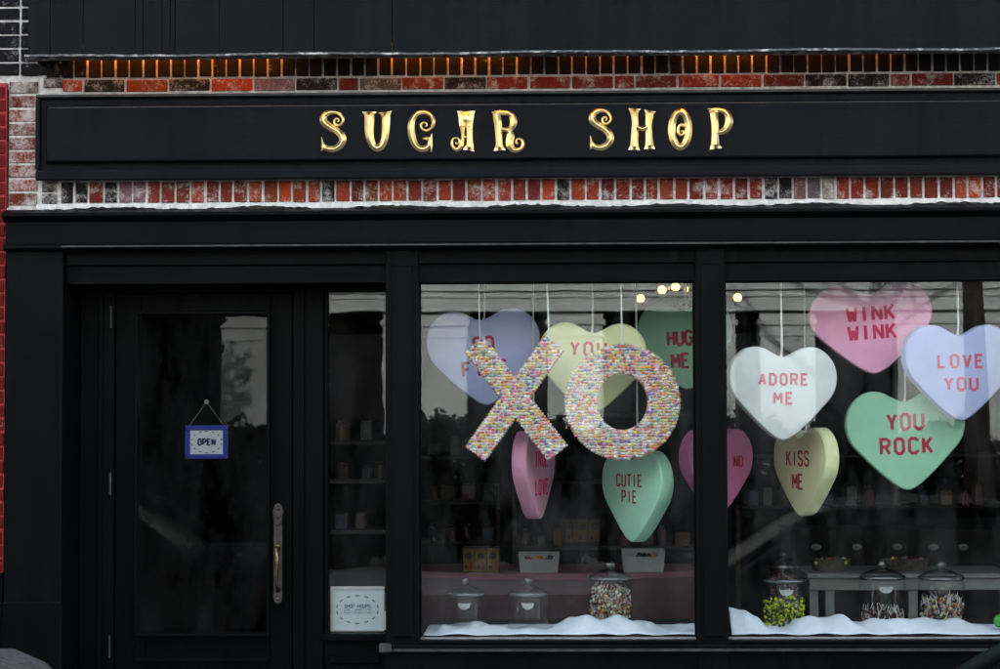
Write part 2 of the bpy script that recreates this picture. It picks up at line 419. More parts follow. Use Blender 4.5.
P(b, 'soot_black_bricks', brick_mat('soot_brick', .28), bw)
# rough mortar ledge
b = MB(); n = 260; r0 = []; r1 = []; r2 = []; r3 = []; r4 = []
for i in range(n+1):
    x = X(36)+(X(1065)-X(36))*i/n; zb = Z(207.5)+random.uniform(-.004, .005)+.006*math.sin(x*9); zt_ = Z(201)+random.uniform(-.002, .003); yf = -.022+random.uniform(-.006, .006)
    r0.append((x, .02, zt_)); r1.append((x, yf, zt_-.006)); r2.append((x, yf-.004, zb+.006)); r3.append((x, -.004, zb)); r4.append((x, .03, zb-.012))
b.loft([r0, r1, r2, r3, r4], closed=False)
P(b, 'mortar_ledge', simple('pale_mortar', (.50, .49, .46), .95, 0, .1, .25, 25, .7, .006), bw, recalc=True)

# red painted neighbour wall, far left
rw = empty('red_brick_wall', (X(-60), .05, 0), label='red painted brick wall at the far left edge beside the black pier', cat='brick wall')
b = MB(); b.box(-5.9, X(7.5)-.012, -.02, .11, Z(572, px=5), Z(80), c=(.30, .04, .03)); P(b, 'mortar', simple('red_mortar', (.27, .035, .03), .8, 0, .2, .2, 30, .6, .005), rw)
b = MB()
i = 0; zz = Z(572, px=5)
while zz < Z(84):
    off = .1 if i % 2 else 0
    for k in range(-6, 1):
        xa = X(7)-.01+off+k*.215; xb = xa+.215
        if xb > X(7)-.006: xb = X(7)-.006+random.uniform(-.003, .003)
        if xb-xa > .03: brick(b, xa, xb, zz, zz+.069, (.36, .052, .036), y=-.024)
    zz += .07; i += 1
P(b, 'bricks', M['red_wall'], rw)
b = MB()
for i in range(46):
    z = Z(565)+(Z(205)-Z(565))*i/45+random.uniform(-.02, .02); b.ico((X(7.2), -.026, z), random.uniform(.003, .008), sub=1, sc_=(.5, .5, random.uniform(1, 2.6)))
P(b, 'mortar_bead', simple('white_mortar', (.7, .68, .66), .9), rw)
b = MB(); b.box(-5.9, X(7.5)-.012, -.03, .11, -.05, Z(572.5, px=5), .004); P(b, 'plinth', M['black'], rw)
b = MB(); b.tube([(X(5, -.04, 610), -.04, 0), (X(5, -.04, 610), -.04, Z(575))], .0035); P(b, 'cable', simple('copper_cable', (.20, .06, .04), .6), rw)

# ---------------------------------------------------------------- awning box over the sign
aw = empty('awning', (0, -.15, Z(30)), label='long blue black boxed awning across the top of the frontage', cat='awning')
yF = -.28
def AX(px): return X(px, yF, 40)
za, zb_ = Z(52.5, yF), Z(-40, yF)
seams = [28, 50, 83, 135, 143, 162, 170, 175, 219, 283, 314, 392, 1090]
b = MB()
for s0, s1 in zip(seams[:-1], seams[1:]):
    d = random.uniform(-.0015, .0015); b.box(AX(s0)+.0012, AX(s1)-.0012, yF+d, yF+.05, za+.001, zb_, .0015)
b.box(AX(28)+.01, AX(1090), yF+.06, .1, zb_-.1, zb_)
P(b, 'panel', M['awning'], aw)
b = MB(); b.box(AX(28), AX(28)+.02, yF+.051, .0, za+.002, zb_-.101); P(b, 'end_board', M['black'], aw)
b = MB(); n = 200; rr_ = []
for i in range(n+1):
    x = AX(28)-.012+(AX(1090)-AX(28))*i/n; w = random.uniform(-.0015, .0015)+(.003*math.sin(x*5))
    rr_.append([(x, yF-.02, za+.002+w), (x, yF-.022, za-.008+w), (x, yF+.03, za-.014+w), (x, yF+.06, za-.012), (x, yF+.06, za), (x, yF+.0, za+.004+w)])
b.loft(rr_, True, True)
m_lip, nt, n_, l_, p_ = mat('worn_lip_paint')
t = noise(n_, l_, 18, 8, .75); r = ramp(n_, l_, t.outputs[0], [(.5, (.03, .032, .036)), (.62, (.35, .34, .32))]); l_.new(r.outputs[0], p_.inputs['Base Color']); p_.inputs['Roughness'].default_value = .6
P(b, 'lip', m_lip, aw)
b = MB(); b.box(AX(28), AX(1090), yF+.062, 0, Z(50, 0)+.115, Z(50, 0)+.135); P(b, 'soffit', M['black_dark'], aw)
for (a, c, st) in ((78, 288, 6.5), (384, 522, 5.5), (692, 772, 6), (560, 640, 2), (800, 900, 1.5)):
    b = MB(); zc = Z(52.5, yF)+.085
    b.tube([(X(a), -.05, zc), (X(c), -.05, zc)], .008)
    P(b, 'tube_light', emit('amber_tube', (1.0, .30, .03), st), aw)
    b = MB(); b.box(X(a)-.01, X(c)+.01, -.075, -.04, zc+.012, zc+.026); P(b, 'light_rail', M['aluminium'], aw)

# ---------------------------------------------------------------- signboard
sg = empty('shop_sign', (0, -.03, Z(130)), label='long blue black signboard with carved gold letters SUGAR SHOP', cat='sign')
x0, x1 = X(40, py=130), X(1090)
b = MB(); b.box(x0, x1, -.045, .0, Z(177, -.04), Z(92, -.04), .004); P(b, 'board', M['sign_black'], sg)
def rail(name, zc0, zc1, y0, y1, xs, bev):
    b = MB(); b.box(xs, x1, y0, y1, zc0, zc1, bev, seg=2); return P(b, name, M['sign_black'], sg)
rail('top_moulding', Z(95.5, -.06), Z(91.2, -.06), -.066, -.0455, x0-.006, .006)
rail('bottom_moulding', Z(178, -.06), Z(167.5, -.06), -.07, -.0455, x0-.006, .009)
b = MB(); b.box(x0-.007, x0+.016, -.068, -.0457, Z(167, -.06), Z(96, -.06), .006, seg=2); P(b, 'end_moulding', M['sign_black'], sg)
# raised centre panel with bevelled edges
b = MB(); yp = -.085; xa = X(47, yp, 130)
prof = [(Z(160.5, -.046), -.0458), (Z(159, yp), yp+.006), (Z(157.5, yp), yp), (Z(105.5, yp), yp), (Z(103.6, yp), yp+.01), (Z(102.6, -.046), -.0458)]
b.loft([[(xa-.014 if abs(y+.0458) < .001 else xa, y, z) for z, y in prof], [(x1-.01, y, z) for z, y in prof]], True, True)
P(b, 'panel', M['sign_black'], sg)
b = MB(); b.box(xa+.003, x1-.02, yp-.003, yp+.006, Z(105.2, yp), Z(103.9, yp), .0012); P(b, 'panel_edge_highlight', M['edge'], sg)  # thin lighter strip: sky light on the top bevel, put into the colour
b = MB(); b.box(x0-.004, x1-.02, -.0695, -.0662, Z(94, -.06), Z(91.6, -.06), .001); P(b, 'moulding_edge_highlight', M['edge'], sg)  # painted-in highlight along the top moulding
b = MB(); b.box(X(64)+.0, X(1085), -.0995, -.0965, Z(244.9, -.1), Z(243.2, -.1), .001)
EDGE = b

def sweep(mb, pts, y, hgt, edge=.004, sub=5):
    loop = math.dist(pts[0][:2], pts[-1][:2]) < 1e-4
    q = catmull(pts, sub); n = len(q); rings = []
    for i, (px_, py_, w) in enumerate(q):
        a = q[max(i-1, 0)]; c = q[min(i+1, n-1)]; dx, dz = c[0]-a[0], c[1]-a[1]; L_ = math.hypot(dx, dz) or 1
        nx, nz = -dz/L_, dx/L_; w = max(w, .0004); h = edge+min(w*.95, hgt)
        def pt(s, yy): return (px_+nx*s, y-yy, py_+nz*s)
        ds = min(sum(math.dist(q[j][:2], q[j+1][:2]) for j in range(0, i)), sum(math.dist(q[j][:2], q[j+1][:2]) for j in range(i, n-1)))
        if not loop: h = edge+(h-edge)*min(1, ds/(.75*w))
        rings.append([pt(-w, 0), pt(-w, edge), pt(-w*.1, h), pt(w*.1, h), pt(w, edge), pt(w, 0)])
    mb.loft(rings, True, True)
SS = [(150,525,26),(210,545,30),(270,545,33),(330,510,36),(365,450,38),(350,395,36),(300,345,34),(230,305,36),(170,262,40),(150,215,38),(165,170,32),(215,140,26),(265,134,20),(320,145,18),(358,182,16),(370,225,13),(350,268,12),(310,283,11),(274,262,10),(270,228,10),(290,208,10),(315,214,9),(318,235,7),(302,247,5)]
SP = [(130,412,1),(140,470,10),(150,510,22),(145,545,18),(122,572,1)]
letters = [
 (310,100,11.15,[SS,SP]),
 (310,100,11.15,[[(662,133,72),(662,150,64),(662,172,52),(663,200,50),(660,300,47),(663,380,42),(680,460,38),(710,515,36),(750,535,38),(795,515,36),(825,460,36),(840,380,38),(845,300,40),(848,200,43),(845,172,48),(842,150,56),(840,133,68)]]),
 (395,100,11.15,[[(392,490,18),(350,535,32),(290,545,33),(235,510,33),(200,440,36),(182,350,36),(180,290,35),(195,220,30),(235,160,25),(290,138,20),(350,142,20),(405,178,22),(428,235,21),(420,290,17),(385,328,13),(340,338,11),(300,320,11),(288,285,11),(300,260,11),(330,253,10),(354,270,9),(350,290,7),(335,290,4)],
   [(306,432,2),(345,428,14),(388,436,20)],[(412,372,2),(402,430,14),(390,490,26),(400,530,16),(406,582,3)]]),
 (450,100,11.15,[[(180,124,92),(180,150,84),(180,200,77),(178,260,70),(178,292,66)],
   [(140,285,28),(142,350,20),(143,400,14),(140,440,18),(125,500,24),(95,545,22),(55,548,20),(28,515,16),(20,470,12),(37,432,11),(70,422,10),(96,440,9),(100,473,8),(80,490,6),(66,482,5),(68,470,4)],
   [(217,285,30),(219,350,30),(219,420,30),(222,470,32),(222,510,38),(212,545,50),(208,564,58)],[(135,415,14),(215,415,14)]]),
 (450,100,11.15,[[(512,123,44),(520,160,38),(528,220,40),(540,300,38),(545,400,34),(548,480,34),(551,530,46),(553,564,60)],
   [(500,140,18),(570,140,22),(640,145,24),(690,175,32),(708,230,36),(698,290,34),(660,325,25),(600,328,20),(545,322,16)],
   [(625,340,8),(668,362,30),(675,410,40),(666,455,40),(670,505,38),(698,548,32),(740,560,24),(788,545,20),(812,505,17),(808,458,14),(785,434,11),(752,436,9),(738,462,11),(746,484,14),(760,488,7)]]),
 (580,100,11.15,[[( (x-112)*.95+100, y-17, w*.97) for x,y,w in SS],[((x-112)*.95+98, y-17, w) for x,y,w in SP]]),
 (580,100,11.15,[[(607,98,62),(606,125,48),(610,180,36),(615,260,33),(612,350,36),(608,450,38),(605,520,45),(603,558,60)],
   [(780,120,60),(776,145,46),(772,200,38),(765,280,32),(768,380,34),(772,460,38),(775,510,44),(775,548,56)],[(625,285,10),(660,310,22),(700,320,27),(735,305,22),(768,272,10)]]),
 (655,100,11.11,[[(280+93*math.sin(2*PI*k/20), 325-196*math.cos(2*PI*k/20), 35+3*abs(math.sin(2*PI*k/20))) for k in range(21)],
   [(375,300,16),(335,288,14),(292,278,15),(262,310,14),(258,358,14),(282,390,13),(312,380,11),(318,352,9),(302,342,7),(290,358,5)]]),
 (655,100,11.11,[[(650,112,50),(655,140,42),(660,200,38),(668,280,36),(668,380,34),(668,450,38),(670,500,46),(675,544,62)],
   [(585,98,4),(640,106,14),(710,110,20),(780,135,28),(818,190,37),(823,250,40),(800,310,38),(755,348,32),(700,360,22),(660,355,14)]]),
]
for (ox, oy, s_, strokes) in letters:
    b = MB(); k = 0
    for st in strokes:
        pts = []
        for u, v, w in st:
            p = W(ox+u/s_, oy+v/s_, yp); pts.append((p.x, p.z, 1.1*w/s_*S(1, yp)))
        sweep(b, pts, yp-.0006*k, .030, .0025+.0004*k); k += 1
    P(b, 'letter', M['gold'], sg)

# ---------------------------------------------------------------- black storefront
sf = empty('storefront', (0, .1, 0), label='black painted wooden shop front with recessed door and display windows', cat='shop front')
RC = .32   # depth of the door recess
xl, xr = X(7.5), X(1090)
def prof_extrude(name, prof, xa, xb, m=M['black']):
    b = MB(); b.loft([[(xa, y, z) for z, y in prof], [(xb, y, z) for z, y in prof]], True, True); return P(b, name, m, sf)
# fascia: crown, flat board, ledge bead
prof_extrude('crown_moulding', [(Z(208)+.004, .12), (Z(208)+.002, -.03), (Z(210, -.1), -.10), (Z(213, -.1), -.10), (Z(218, -.07), -.07), (Z(219.5, -.06), -.0601), (Z(219.5), .12)], xl-.01, xr)
prof_extrude('fascia', [(Z(219.5)-.001, .1), (Z(219.5, -.06)-.001, -.06), (Z(241.5, -.06), -.06), (Z(241.5), .1)], xl, xr)
prof_extrude('ledge', [(Z(241.5)-.001, .1), (Z(241.5, -.09)-.001, -.088), (Z(242.5, -.1), -.096), (Z(245.5, -.1), -.096), (Z(246.5, -.09), -.088), (Z(248.5, -.07), -.07), (Z(248.5), .1)], xl-.004, xr)
zh0, zh1 = Z(264, .03), Z(248.5)-.002
def bx(name, x0, x1, y0, y1, z0, z1, bev=.004, m=M['black']):
    b = MB(); b.box(x0, x1, y0, y1, z0, z1, bev); return P(b, name, m, sf)
P(EDGE, 'ledge_highlight', M['edge'], sf)  # lighter strip painting the light caught along the ledge front
bx('sill_highlight', X(386), X(1085), -.0595, -.0555, Z(651.5, -.05), Z(648.8, -.05), .001, M['edge'])  # sill's bright front line, painted in as a lighter strip
bx('header', X(64)+.002, xr, .0, .14, zh0, zh1)
bx('lower_header', X(64)+.002, xr, .02, .16, Z(283, .07), zh0-.002, .003)
zs = Z(640)     # top of the sill
bx('pier', X(7.5), X(64), -.05, RC+.02, 0, zh1+.01, .006)
bx('pier_plinth', X(7.5)-.002, X(64)+.012, -.075, -.052, 0, Z(600), .006)
# recess
bx('recess_ceiling', X(64)+.003, X(387)-.003, .161, RC-.02, Z(276, RC)+.05, Z(276, RC)+.08, .001)
xA, xB = X(115, RC), X(292, RC)
bx('door_jamb', X(64)+.004, xA-.006, RC, RC+.08, .1, 2.95)
bx('door_jamb', xB+.006, X(324, RC), RC-.01, RC+.08, .1, 2.95)
bx('door_head', xA-.005, xB+.005, RC, RC+.08, Z(291, RC), 2.95)
bx('jamb_bead', X(98, RC), X(103, RC), RC-.018, RC-.001, .3, 2.9, .004)
bx('jamb_bead', X(300, RC), X(305, RC), RC-.028, RC-.011, .3, 2.9, .004)
bx('threshold', X(64)+.01, X(387)-.01, -.25, RC+.06, 0, .2, .01, simple('bluestone_step', (.12, .12, .125), .7))
# side window surround
bx('side_frame', X(324, RC)+.002, X(328.5, RC), RC, RC+.06, Z(640, RC), 2.9, .003)
bx('side_head', X(328.5, RC)+.001, X(387, RC)+.05, RC, RC+.06, Z(291.5, RC), 2.9, .003)
bx('side_sill', X(322, RC), X(387, RC)+.02, RC-.05, RC+.08, Z(640, RC), Z(633, RC), .004)
bx('side_panel', X(324, RC)+.003, X(387, RC)+.04, RC, RC+.05, .2, Z(640, RC)-.002, .002)
bx('panel_moulding', X(329, RC), X(380, RC), RC-.022, RC-.001, Z(663, RC), Z(655, RC), .005)
b = MB(); b.box(X(328.6, RC), X(387, RC)+.04, RC+.02, RC+.026, Z(633, RC)-.004, Z(291.5, RC)+.004); P(b, 'side_pane', M['side_glass'], sf)
# big mullions
def mullion(pa, pb):
    xa, xb = X(pa), X(pb)
    bx('mullion', xa, xb, -.03, .18, .1, zh1, .006)
    bx('mullion_bead', xa+.03, xb-.03, -.042, -.0302, Z(636), zh0-.01, .004)
mullion(386, 419); mullion(696, 726.5); mullion(1040, 1085)
bx('mullion_return', X(386)+.002, X(386)+.06, .181, RC+.1, .1, zh1-.01, .002)
# sill and stall riser
bx('sill', X(383), xr, -.055, .35, Z(652, -.05), Z(645, -.05), .006)
bx('sill_top', X(388), xr, -.02, .34, Z(645, -.05)+.001, zs, .004)
bx('stall_riser', X(386), xr, -.02, .1, .0, Z(652, -.05)-.001, .004)
bx('riser_rail', X(395), X(1035), -.04, -.021, .55, .6, .004)
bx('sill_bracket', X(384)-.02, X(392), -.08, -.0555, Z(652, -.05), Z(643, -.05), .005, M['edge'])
for pa, pb in ((419, 696), (726.5, 1040)):
    b = MB(); xa, xb = X(pa), X(pb); zt0 = Z(637.5, .05); zt1 = Z(284, .05)
    b.box(xa+.001, xb-.001, .045, .075, Z(641, .03), zt0, .002)
    fr = P(b, 'window_bead', M['aluminium'], sf)
    b = MB(); b.box(xa+.001, xa+.008, .045, .075, zt0, zt1); b.box(xb-.008, xb-.001, .045, .075, zt0, zt1); b.box(xa, xb, .045, .075, zt1, zt1+.03)
    P(b, 'glazing_bead', M['black_dark'], sf)
    b = MB(); b.box(xa+.008, xb-.008, .056, .064, zt0-.004, zt1+.004); P(b, 'window_pane', M['glass'], sf)

# door (part) with its own sub-parts
zd0, zd1 = .22, Z(291, RC)-.005
gx0, gx1, gz0, gz1 = X(140, RC), X(270, RC), Z(632, RC), Z(313, RC)
yd = RC+.015
b = MB()
b.box(xA, gx0, yd, yd+.045, zd0, zd1, .003); b.box(gx1, xB, yd, yd+.045, zd0, zd1, .003)
b.box(gx0+.0005, gx1-.0005, yd+.001, yd+.044, gz1, zd1, .002); b.box(gx0+.0005, gx1-.0005, yd+.001, yd+.044, zd0, gz0, .002)
door = P(b, 'door', M['black_dark'], sf)
def D(mb, name, m, **k):
    o = mb.build(name, m, door, **k); o.matrix_parent_inverse = Matrix.Translation(-Vector(sf.location)); return o
b = MB()
for (a, c, e, f) in ((gx0-.012, gx0+.004, gz0-.012, gz1+.012), (gx1-.004, gx1+.012, gz0-.012, gz1+.012)): b.box(a, c, yd-.012, yd-.0005, e, f, .004)
for (e, f) in ((gz0-.013, gz0+.004), (gz1-.004, gz1+.013)): b.box(gx0+.0045, gx1-.0045, yd-.012, yd-.0005, e, f, .004)
D(b, 'glass_bead', M['black'])
b = MB(); b.box(gx0-.006, gx1+.006, yd-.014, yd-.0005, Z(660, RC), Z(656, RC), .004); b.box(gx0-.006, gx1+.006, yd-.014, yd-.0005, .42, .44, .004); D(b, 'lower_panel', M['black'])
b = MB(); b.box(gx0-.004, gx1+.004, yd+.018, yd+.024, gz0-.004, gz1+.004); D(b, 'door_pane', M['door_glass'])
m_brass = simple('aged_brass', (.04, .036, .028), .6, .6, .5, .5, 40, .3)
m_brass2 = simple('polished_brass', (.16, .12, .07), .3, .9, .5, .4, 40, .2)
hx = X(280.5, RC); b = MB()
outl = [(.0, Z(602, RC)), (.018, Z(600, RC)), (.024, Z(594, RC)), (.022, Z(585, RC)), (.022, Z(516, RC)), (.027, Z(510, RC)), (.022, Z(506, RC)), (.014, Z(503, RC)), (0, Z(502, RC))]
ring = [(hx+x, z) for x, z in outl]+[(hx-x, z) for x, z in outl[-2:0:-1]]
b.loft([[(x, yd-.008, z) for x, z in ring], [(x, yd-.001, z) for x, z in ring]], True, True)
D(b, 'handle_plate', m_brass)
b = MB()
b.tube([(hx, yd-.008, Z(520, RC)), (hx, yd-.016, Z(520, RC))], .021, 20); b.tube([(hx, yd-.016, Z(520, RC)), (hx, yd-.03, Z(520, RC))], .013, 16); D(b, 'lock_cylinder', m_brass)
for py in (507, 597):
    b = MB(); b.ico((hx, yd-.011, Z(py, RC)), .007, sub=2); D(b, 'screw', m_brass2)
b = MB()
b.tube([(hx, yd-.006, Z(545, RC)), (hx, yd-.045, Z(547, RC)), (hx, yd-.055, Z(556, RC)), (hx, yd-.05, Z(572, RC)), (hx, yd-.045, Z(582, RC)), (hx, yd-.006, Z(589, RC))], [.012, .010, .012, .008, .008, .012], 10)
b.tube([(hx-.014, yd-.03, Z(544, RC)), (hx+.014, yd-.03, Z(544, RC))], .006, 8)
D(b, 'door_handle', m_brass2, smooth=True)
for py in (316, 482, 644):
    b = MB(); b.tube([(xA-.003, yd-.012, Z(py+11, RC)), (xA-.003, yd-.012, Z(py-11, RC))], .006, 8); D(b, 'hinge', M['edge'])

# ---------------------------------------------------------------- OPEN sign behind the door glass
yo = yd+.03; ct = W(206.5, 442, yo)
op = empty('open_sign', (ct.x, yo, ct.z), label='small OPEN board in a blue frame hanging inside the door glass', cat='sign')
w, h = S(43, yo)/2, S(33.5, yo)/2
def dashed(mb, cx, cz, rx, rz, y, th, n=12, ln=.5):
    for k in range(n):
        a0 = 2*PI*(k+.5-ln/2)/n; a1 = 2*PI*(k+.5+ln/2)/n
        strip(mb, [(cx+rx*math.cos(a0+(a1-a0)*j/3), cz+rz*math.sin(a0+(a1-a0)*j/3)) for j in range(4)], th, y, .001)
b = MB(); t_ = .026
b.box(-w, w, 0, .012, h-t_, h, .002); b.box(-w, w, 0, .012, -h, -h+t_*.9, .002); b.box(-w, -w+t_, .0003, .0117, -h+t_*.9, h-t_); b.box(w-t_, w, .0003, .0117, -h+t_*.9, h-t_)
b.build('frame', M['blue_frame'], op)
b = MB(); b.box(-w+.01, w-.01, .004, .0112, -h+.01, h-.01); b.build('board', M['card'], op)
b = MB(); write(b, 'OPEN', 0, 0, .030, .0085, .0025, .98, .82, .0012); b.build('lettering', M['navy_letter'], op)
b = MB(); dashed(b, 0, 0, w-.033, h-.031, .003, .004, 14, .42); b.build('dashed_oval', M['dash'], op)
b = MB(); top = Vector((.0, .0, W(205, 402, yo).z-ct.z))
for s in (-1, 1):
    e = Vector((s*w*.8, .004, h))
    for k in range(15): b.ico(e.lerp(top, k/14), .0028, sub=1)
b.build('bead_chain', simple('pale_beads', (.55, .58, .45), .35, .4), op)
b = MB(); b.lathe([(.0, 0), (.012, .001), (.009, .005), (.003, .01), (0, .012)], 0, 0, 0, 12)
o = b.build('suction_cup', simple('clear_rubber', (.4, .42, .4), .2), op); o.location = top+Vector((0, -.004, 0)); o.rotation_euler = (-PI/2, 0, 0)

# ---------------------------------------------------------------- SHOP HOURS sign
yh = RC+.05; ct = W(357.3, 609, yh)
hs = empty('hours_sign', (ct.x, yh, ct.z), label='white framed SHOP HOURS notice standing in the narrow side window', cat='sign')
w, h = S(53.5, yh)/2, S(44.5, yh)/2
b = MB(); t_ = .014
b.box(-w, w, 0, .015, h-.016, h, .002); b.box(-w, w, 0, .015, -h, -h+.012, .002); b.box(-w, -w+t_, .0003, .0147, -h+.012, h-.016); b.box(w-t_, w, .0003, .0147, -h+.012, h-.016)
b.build('frame', M['white_paint'], hs)
b = MB(); b.box(-w+.008, w-.008, .006, .014, -h+.008, h-.008); b.build('board', simple('pale_blue_card', (.76, .90, .94), .7, 0, .2, .04), hs)
b = MB(); write(b, 'SHOP HOURS', 0, .014, .017, .0032, .0045, .82, 1, .001); b.build('heading', M['grey_letter'], hs)
b = MB(); write(b, 'SUNDAY - THURSDAY 11-7PM', 0, -.006, .0065, .0013, .0045, .95, .95, .001); write(b, 'FRIDAY - SATURDAY 11-9PM', 0, -.020, .0065, .0013, .0045, .95, .95, .001); b.build('lettering', M['grey_letter'], hs)
b = MB(); dashed(b, 0, -.003, w*.78, h*.62, .005, .0055, 14, .45); b.build('dashed_oval', M['dash'], hs)
cs = empty('sticker_strip', (X(386.3, yh-.015), yh-.014, ct.z), label='narrow strip of coloured card stickers right of the shop hours notice', cat='stickers')
for k, (c, z0, z1) in enumerate((((.03, .08, .5), .035, .085), ((.22, .05, .03), -.005, .03), ((.7, .75, .75), -.105, -.01))):
    b = MB(); b.box(-.012, .013, -.001, .001, z0, z1); b.build('sticker', simple('sticker%d' % k, c, .5), cs)

# ================================================================== WINDOW DISPLAY
half = [(0, .093), (.035, .088), (.10, .056), (.175, .016), (.26, 0), (.345, .02), (.425, .08), (.48, .165), (.5, .265), (.49, .36), (.45, .45), (.372, .54), (.275, .642), (.178, .735), (.095, .803), (.04, .833)]
hl = half+[(0, .842)]+[(-x, z) for x, z in half[:0:-1]]
hcur = catmull(hl, 4, True)
def heart_mesh(mb, w, th, sq=1.0):
    rings = []
    cz = .42
    def ring(s, y): return [((x)*w*s, y, -(z-cz)*w*s*sq) for x, z in hcur]
    e = .018/w*2
    for s, y in ((1-e*1.1, -th/2), (1-e*.35, -th/2+.003), (1, -th/2+.012), (1, th/2-.012), (1-e*.35, th/2-.003), (1-e*1.1, th/2)): rings.append(ring(s, y))
    mb.loft(rings, True, True)
def heart(px, py, wpx, d, mk, lines, lm, rz=0, tilt=0, label='', th=.085, dx=0, cord=True, sq=1.0):
    """centre measured at the widest level of the face; py is the top of the lobes, wpx the true width"""
    w = S(wpx, d); c = W(px, py, d); z = c.z-.42*w*sq
    r = empty('candy_heart', (c.x, d, z), rz, label, 'hanging heart', 'giant candy hearts hanging in the shop window')
    r.rotation_euler = (0, tilt, rz)
    b = MB(); heart_mesh(b, w, th, sq); b.build('heart_body', M['h_'+mk], r, smooth=True, auto=35)
    if lines:
        b = MB()
        for (s, zc, hh, wd, pitch) in lines: write(b, s, dx*w, zc*w, hh*w, hh*w*(.215 if abs(rz) < .8 else .165), -th/2-.0018, pitch, wd, .0022)
        b.build('lettering', lm, r)
    if cord:
        b = MB(); zt_ = 2.995-z
        b.tube([(0, 0, .325*w), (.004, 0, .33*w+.05), (0, 0, zt_)], .0055, 6)
        b.ico((0, 0, .335*w), .01, sub=1)
        o = b.build('cord', M['rope'], r)
        o.matrix_parent_inverse = (Matrix.Rotation(tilt, 4, 'Y')).inverted()
    return r
R = math.radians
LM = M
# line: (text, z of its middle relative to heart middle / width, letter height / width, width factor, pitch)
heart(484, 309.5, 114, .50, 'lav', [('SO', .115, .115, .95, .95), ('FINE', -.10, .115, .95, .98)], M['red_letter'], R(3), R(-4), 'lavender heart reading SO FINE, half behind the beaded X')
heart(592, 323, 108, .36, 'yel', [('YOU', .175, .115, 1, 1.08)], M['pink_letter'], R(-3), R(2), 'yellow heart reading YOU, half behind the beaded O', dx=-.04)
heart(685.5, 301, 94, .75, 'grn', [('HUG', .075, .142, .74, .88), ('ME', -.165, .142, .80, .98)], M['red_letter'], R(-8), R(-2), 'green heart reading HUG ME, below the chandelier bulbs', dx=-.055, sq=1.12)
heart(533.5, 431, 104, .45, 'pnk', [('TRUE', .15, .135, .9, .95), ('LOVE', -.115, .135, .9, .95)], M['hot_letter'], R(74), 0, 'pink heart reading TRUE LOVE, turned sideways under the beaded X')
heart(637, 450.5, 108, .45, 'mint', [('CUTIE', .145, .105, .9, .95), ('PIE', -.005, .105, .9, .95)], M['red_letter'], R(-59), 0, 'mint heart reading CUTIE PIE, turned sideways under the beaded O', dx=-.02)
heart(716, 429, 98, .55, 'dpk', [('ND', .09, .10, .9, .95)], M['red_letter'], R(45), 0, 'pink heart half hidden behind the post between the windows', dx=.25)
heart(781, 347, 110, .18, 'wht', [('ADORE', .125, .095, .95, 1.08), ('ME', -.045, .095, 1, 1.15)], M['pink_letter'], R(8), R(.5), 'white heart reading ADORE ME, left in the right window', dx=0.0)
heart(870.5, 284, 121, .34, 'lpk', [('WINK', .125, .115, .95, .95), ('WINK', -.03, .115, .95, .95)], M['hot_letter'], R(-4), R(-4), 'large pink heart reading WINK WINK, at the top of the right window', sq=.88)
heart(957.5, 325, 113, .2, 'lav', [('LOVE', .10, .105, 1, 1.08), ('YOU', -.10, .105, 1, 1.08)], M['pink_letter'], R(8), R(-.5), 'lavender heart reading LOVE YOU, at the right edge of the photo')
heart(904.5, 390.5, 117, .36, 'grn', [('YOU', .155, .125, .9, 1.0), ('ROCK', -.05, .125, .9, 1.05)], M['red_letter'], R(-3), R(-2), 'green heart reading YOU ROCK, below the LOVE YOU heart')
heart(805.5, 427.5, 104, .52, 'yel', [('KISS', .125, .135, .88, .95), ('ME', -.095, .135, .9, .95)], M['red_letter'], R(-67), 0, 'yellow heart reading KISS ME, turned sideways below the ADORE ME heart', dx=-.02)

# beaded X and O
BC = [(.90, .84, .80), (.90, .86, .84), (.90, .82, .76), (.90, .58, .60), (.90, .46, .26), (.90, .66, .24), (.90, .80, .38), (.90, .86, .55), (.58, .46, .70), (.84, .82, .86), (.90, .72, .74), (.52, .68, .66), (.90, .52, .60), (.9, .86, .74), (.90, .74, .55)]
def inside_rect(x, z, p, q, hw):
    dx, dz = q[0]-p[0], q[1]-p[1]; L_ = math.hypot(dx, dz); t = ((x-p[0])*dx+(z-p[1])*dz)/L_; s = abs(-(x-p[0])*dz+(z-p[1])*dx)/L_
    return 0 <= t <= L_ and s <= hw
dX = .12; c0 = W(516.5, 398.5, dX); u = S(1, dX)
ax = empty('beaded_letter', (c0.x, dX, c0.z), 0, 'big letter X covered in rows of pastel sugar beads', 'hanging letter', 'beaded letters X and O hanging in the window')
arms = [((-41, 53), (39, -53)), ((37, 54), (-41, -54))]   # pixel-unit offsets, z up
arms = [((-41.5, 53.5), (40.5, -54)), ((37.5, 54.5), (-41, -54.5))]
th = .055
b = MB()
for k, (p, q) in enumerate(arms):
    dx, dz = q[0]-p[0], q[1]-p[1]; L_ = math.hypot(dx, dz); nx, nz = -dz/L_*11.2, dx/L_*11.2
    pts = [(p[0]+nx, p[1]+nz), (q[0]+nx, q[1]+nz), (q[0]-nx, q[1]-nz), (p[0]-nx, p[1]-nz)]
    e = k*.0015
    b.loft([[(x*u, -th/2-e, z*u) for x, z in pts], [(x*u, th/2+e, z*u) for x, z in pts]], True, True)
b.build('letter_core', simple('cream_core', (.84, .78, .78), .8), ax)
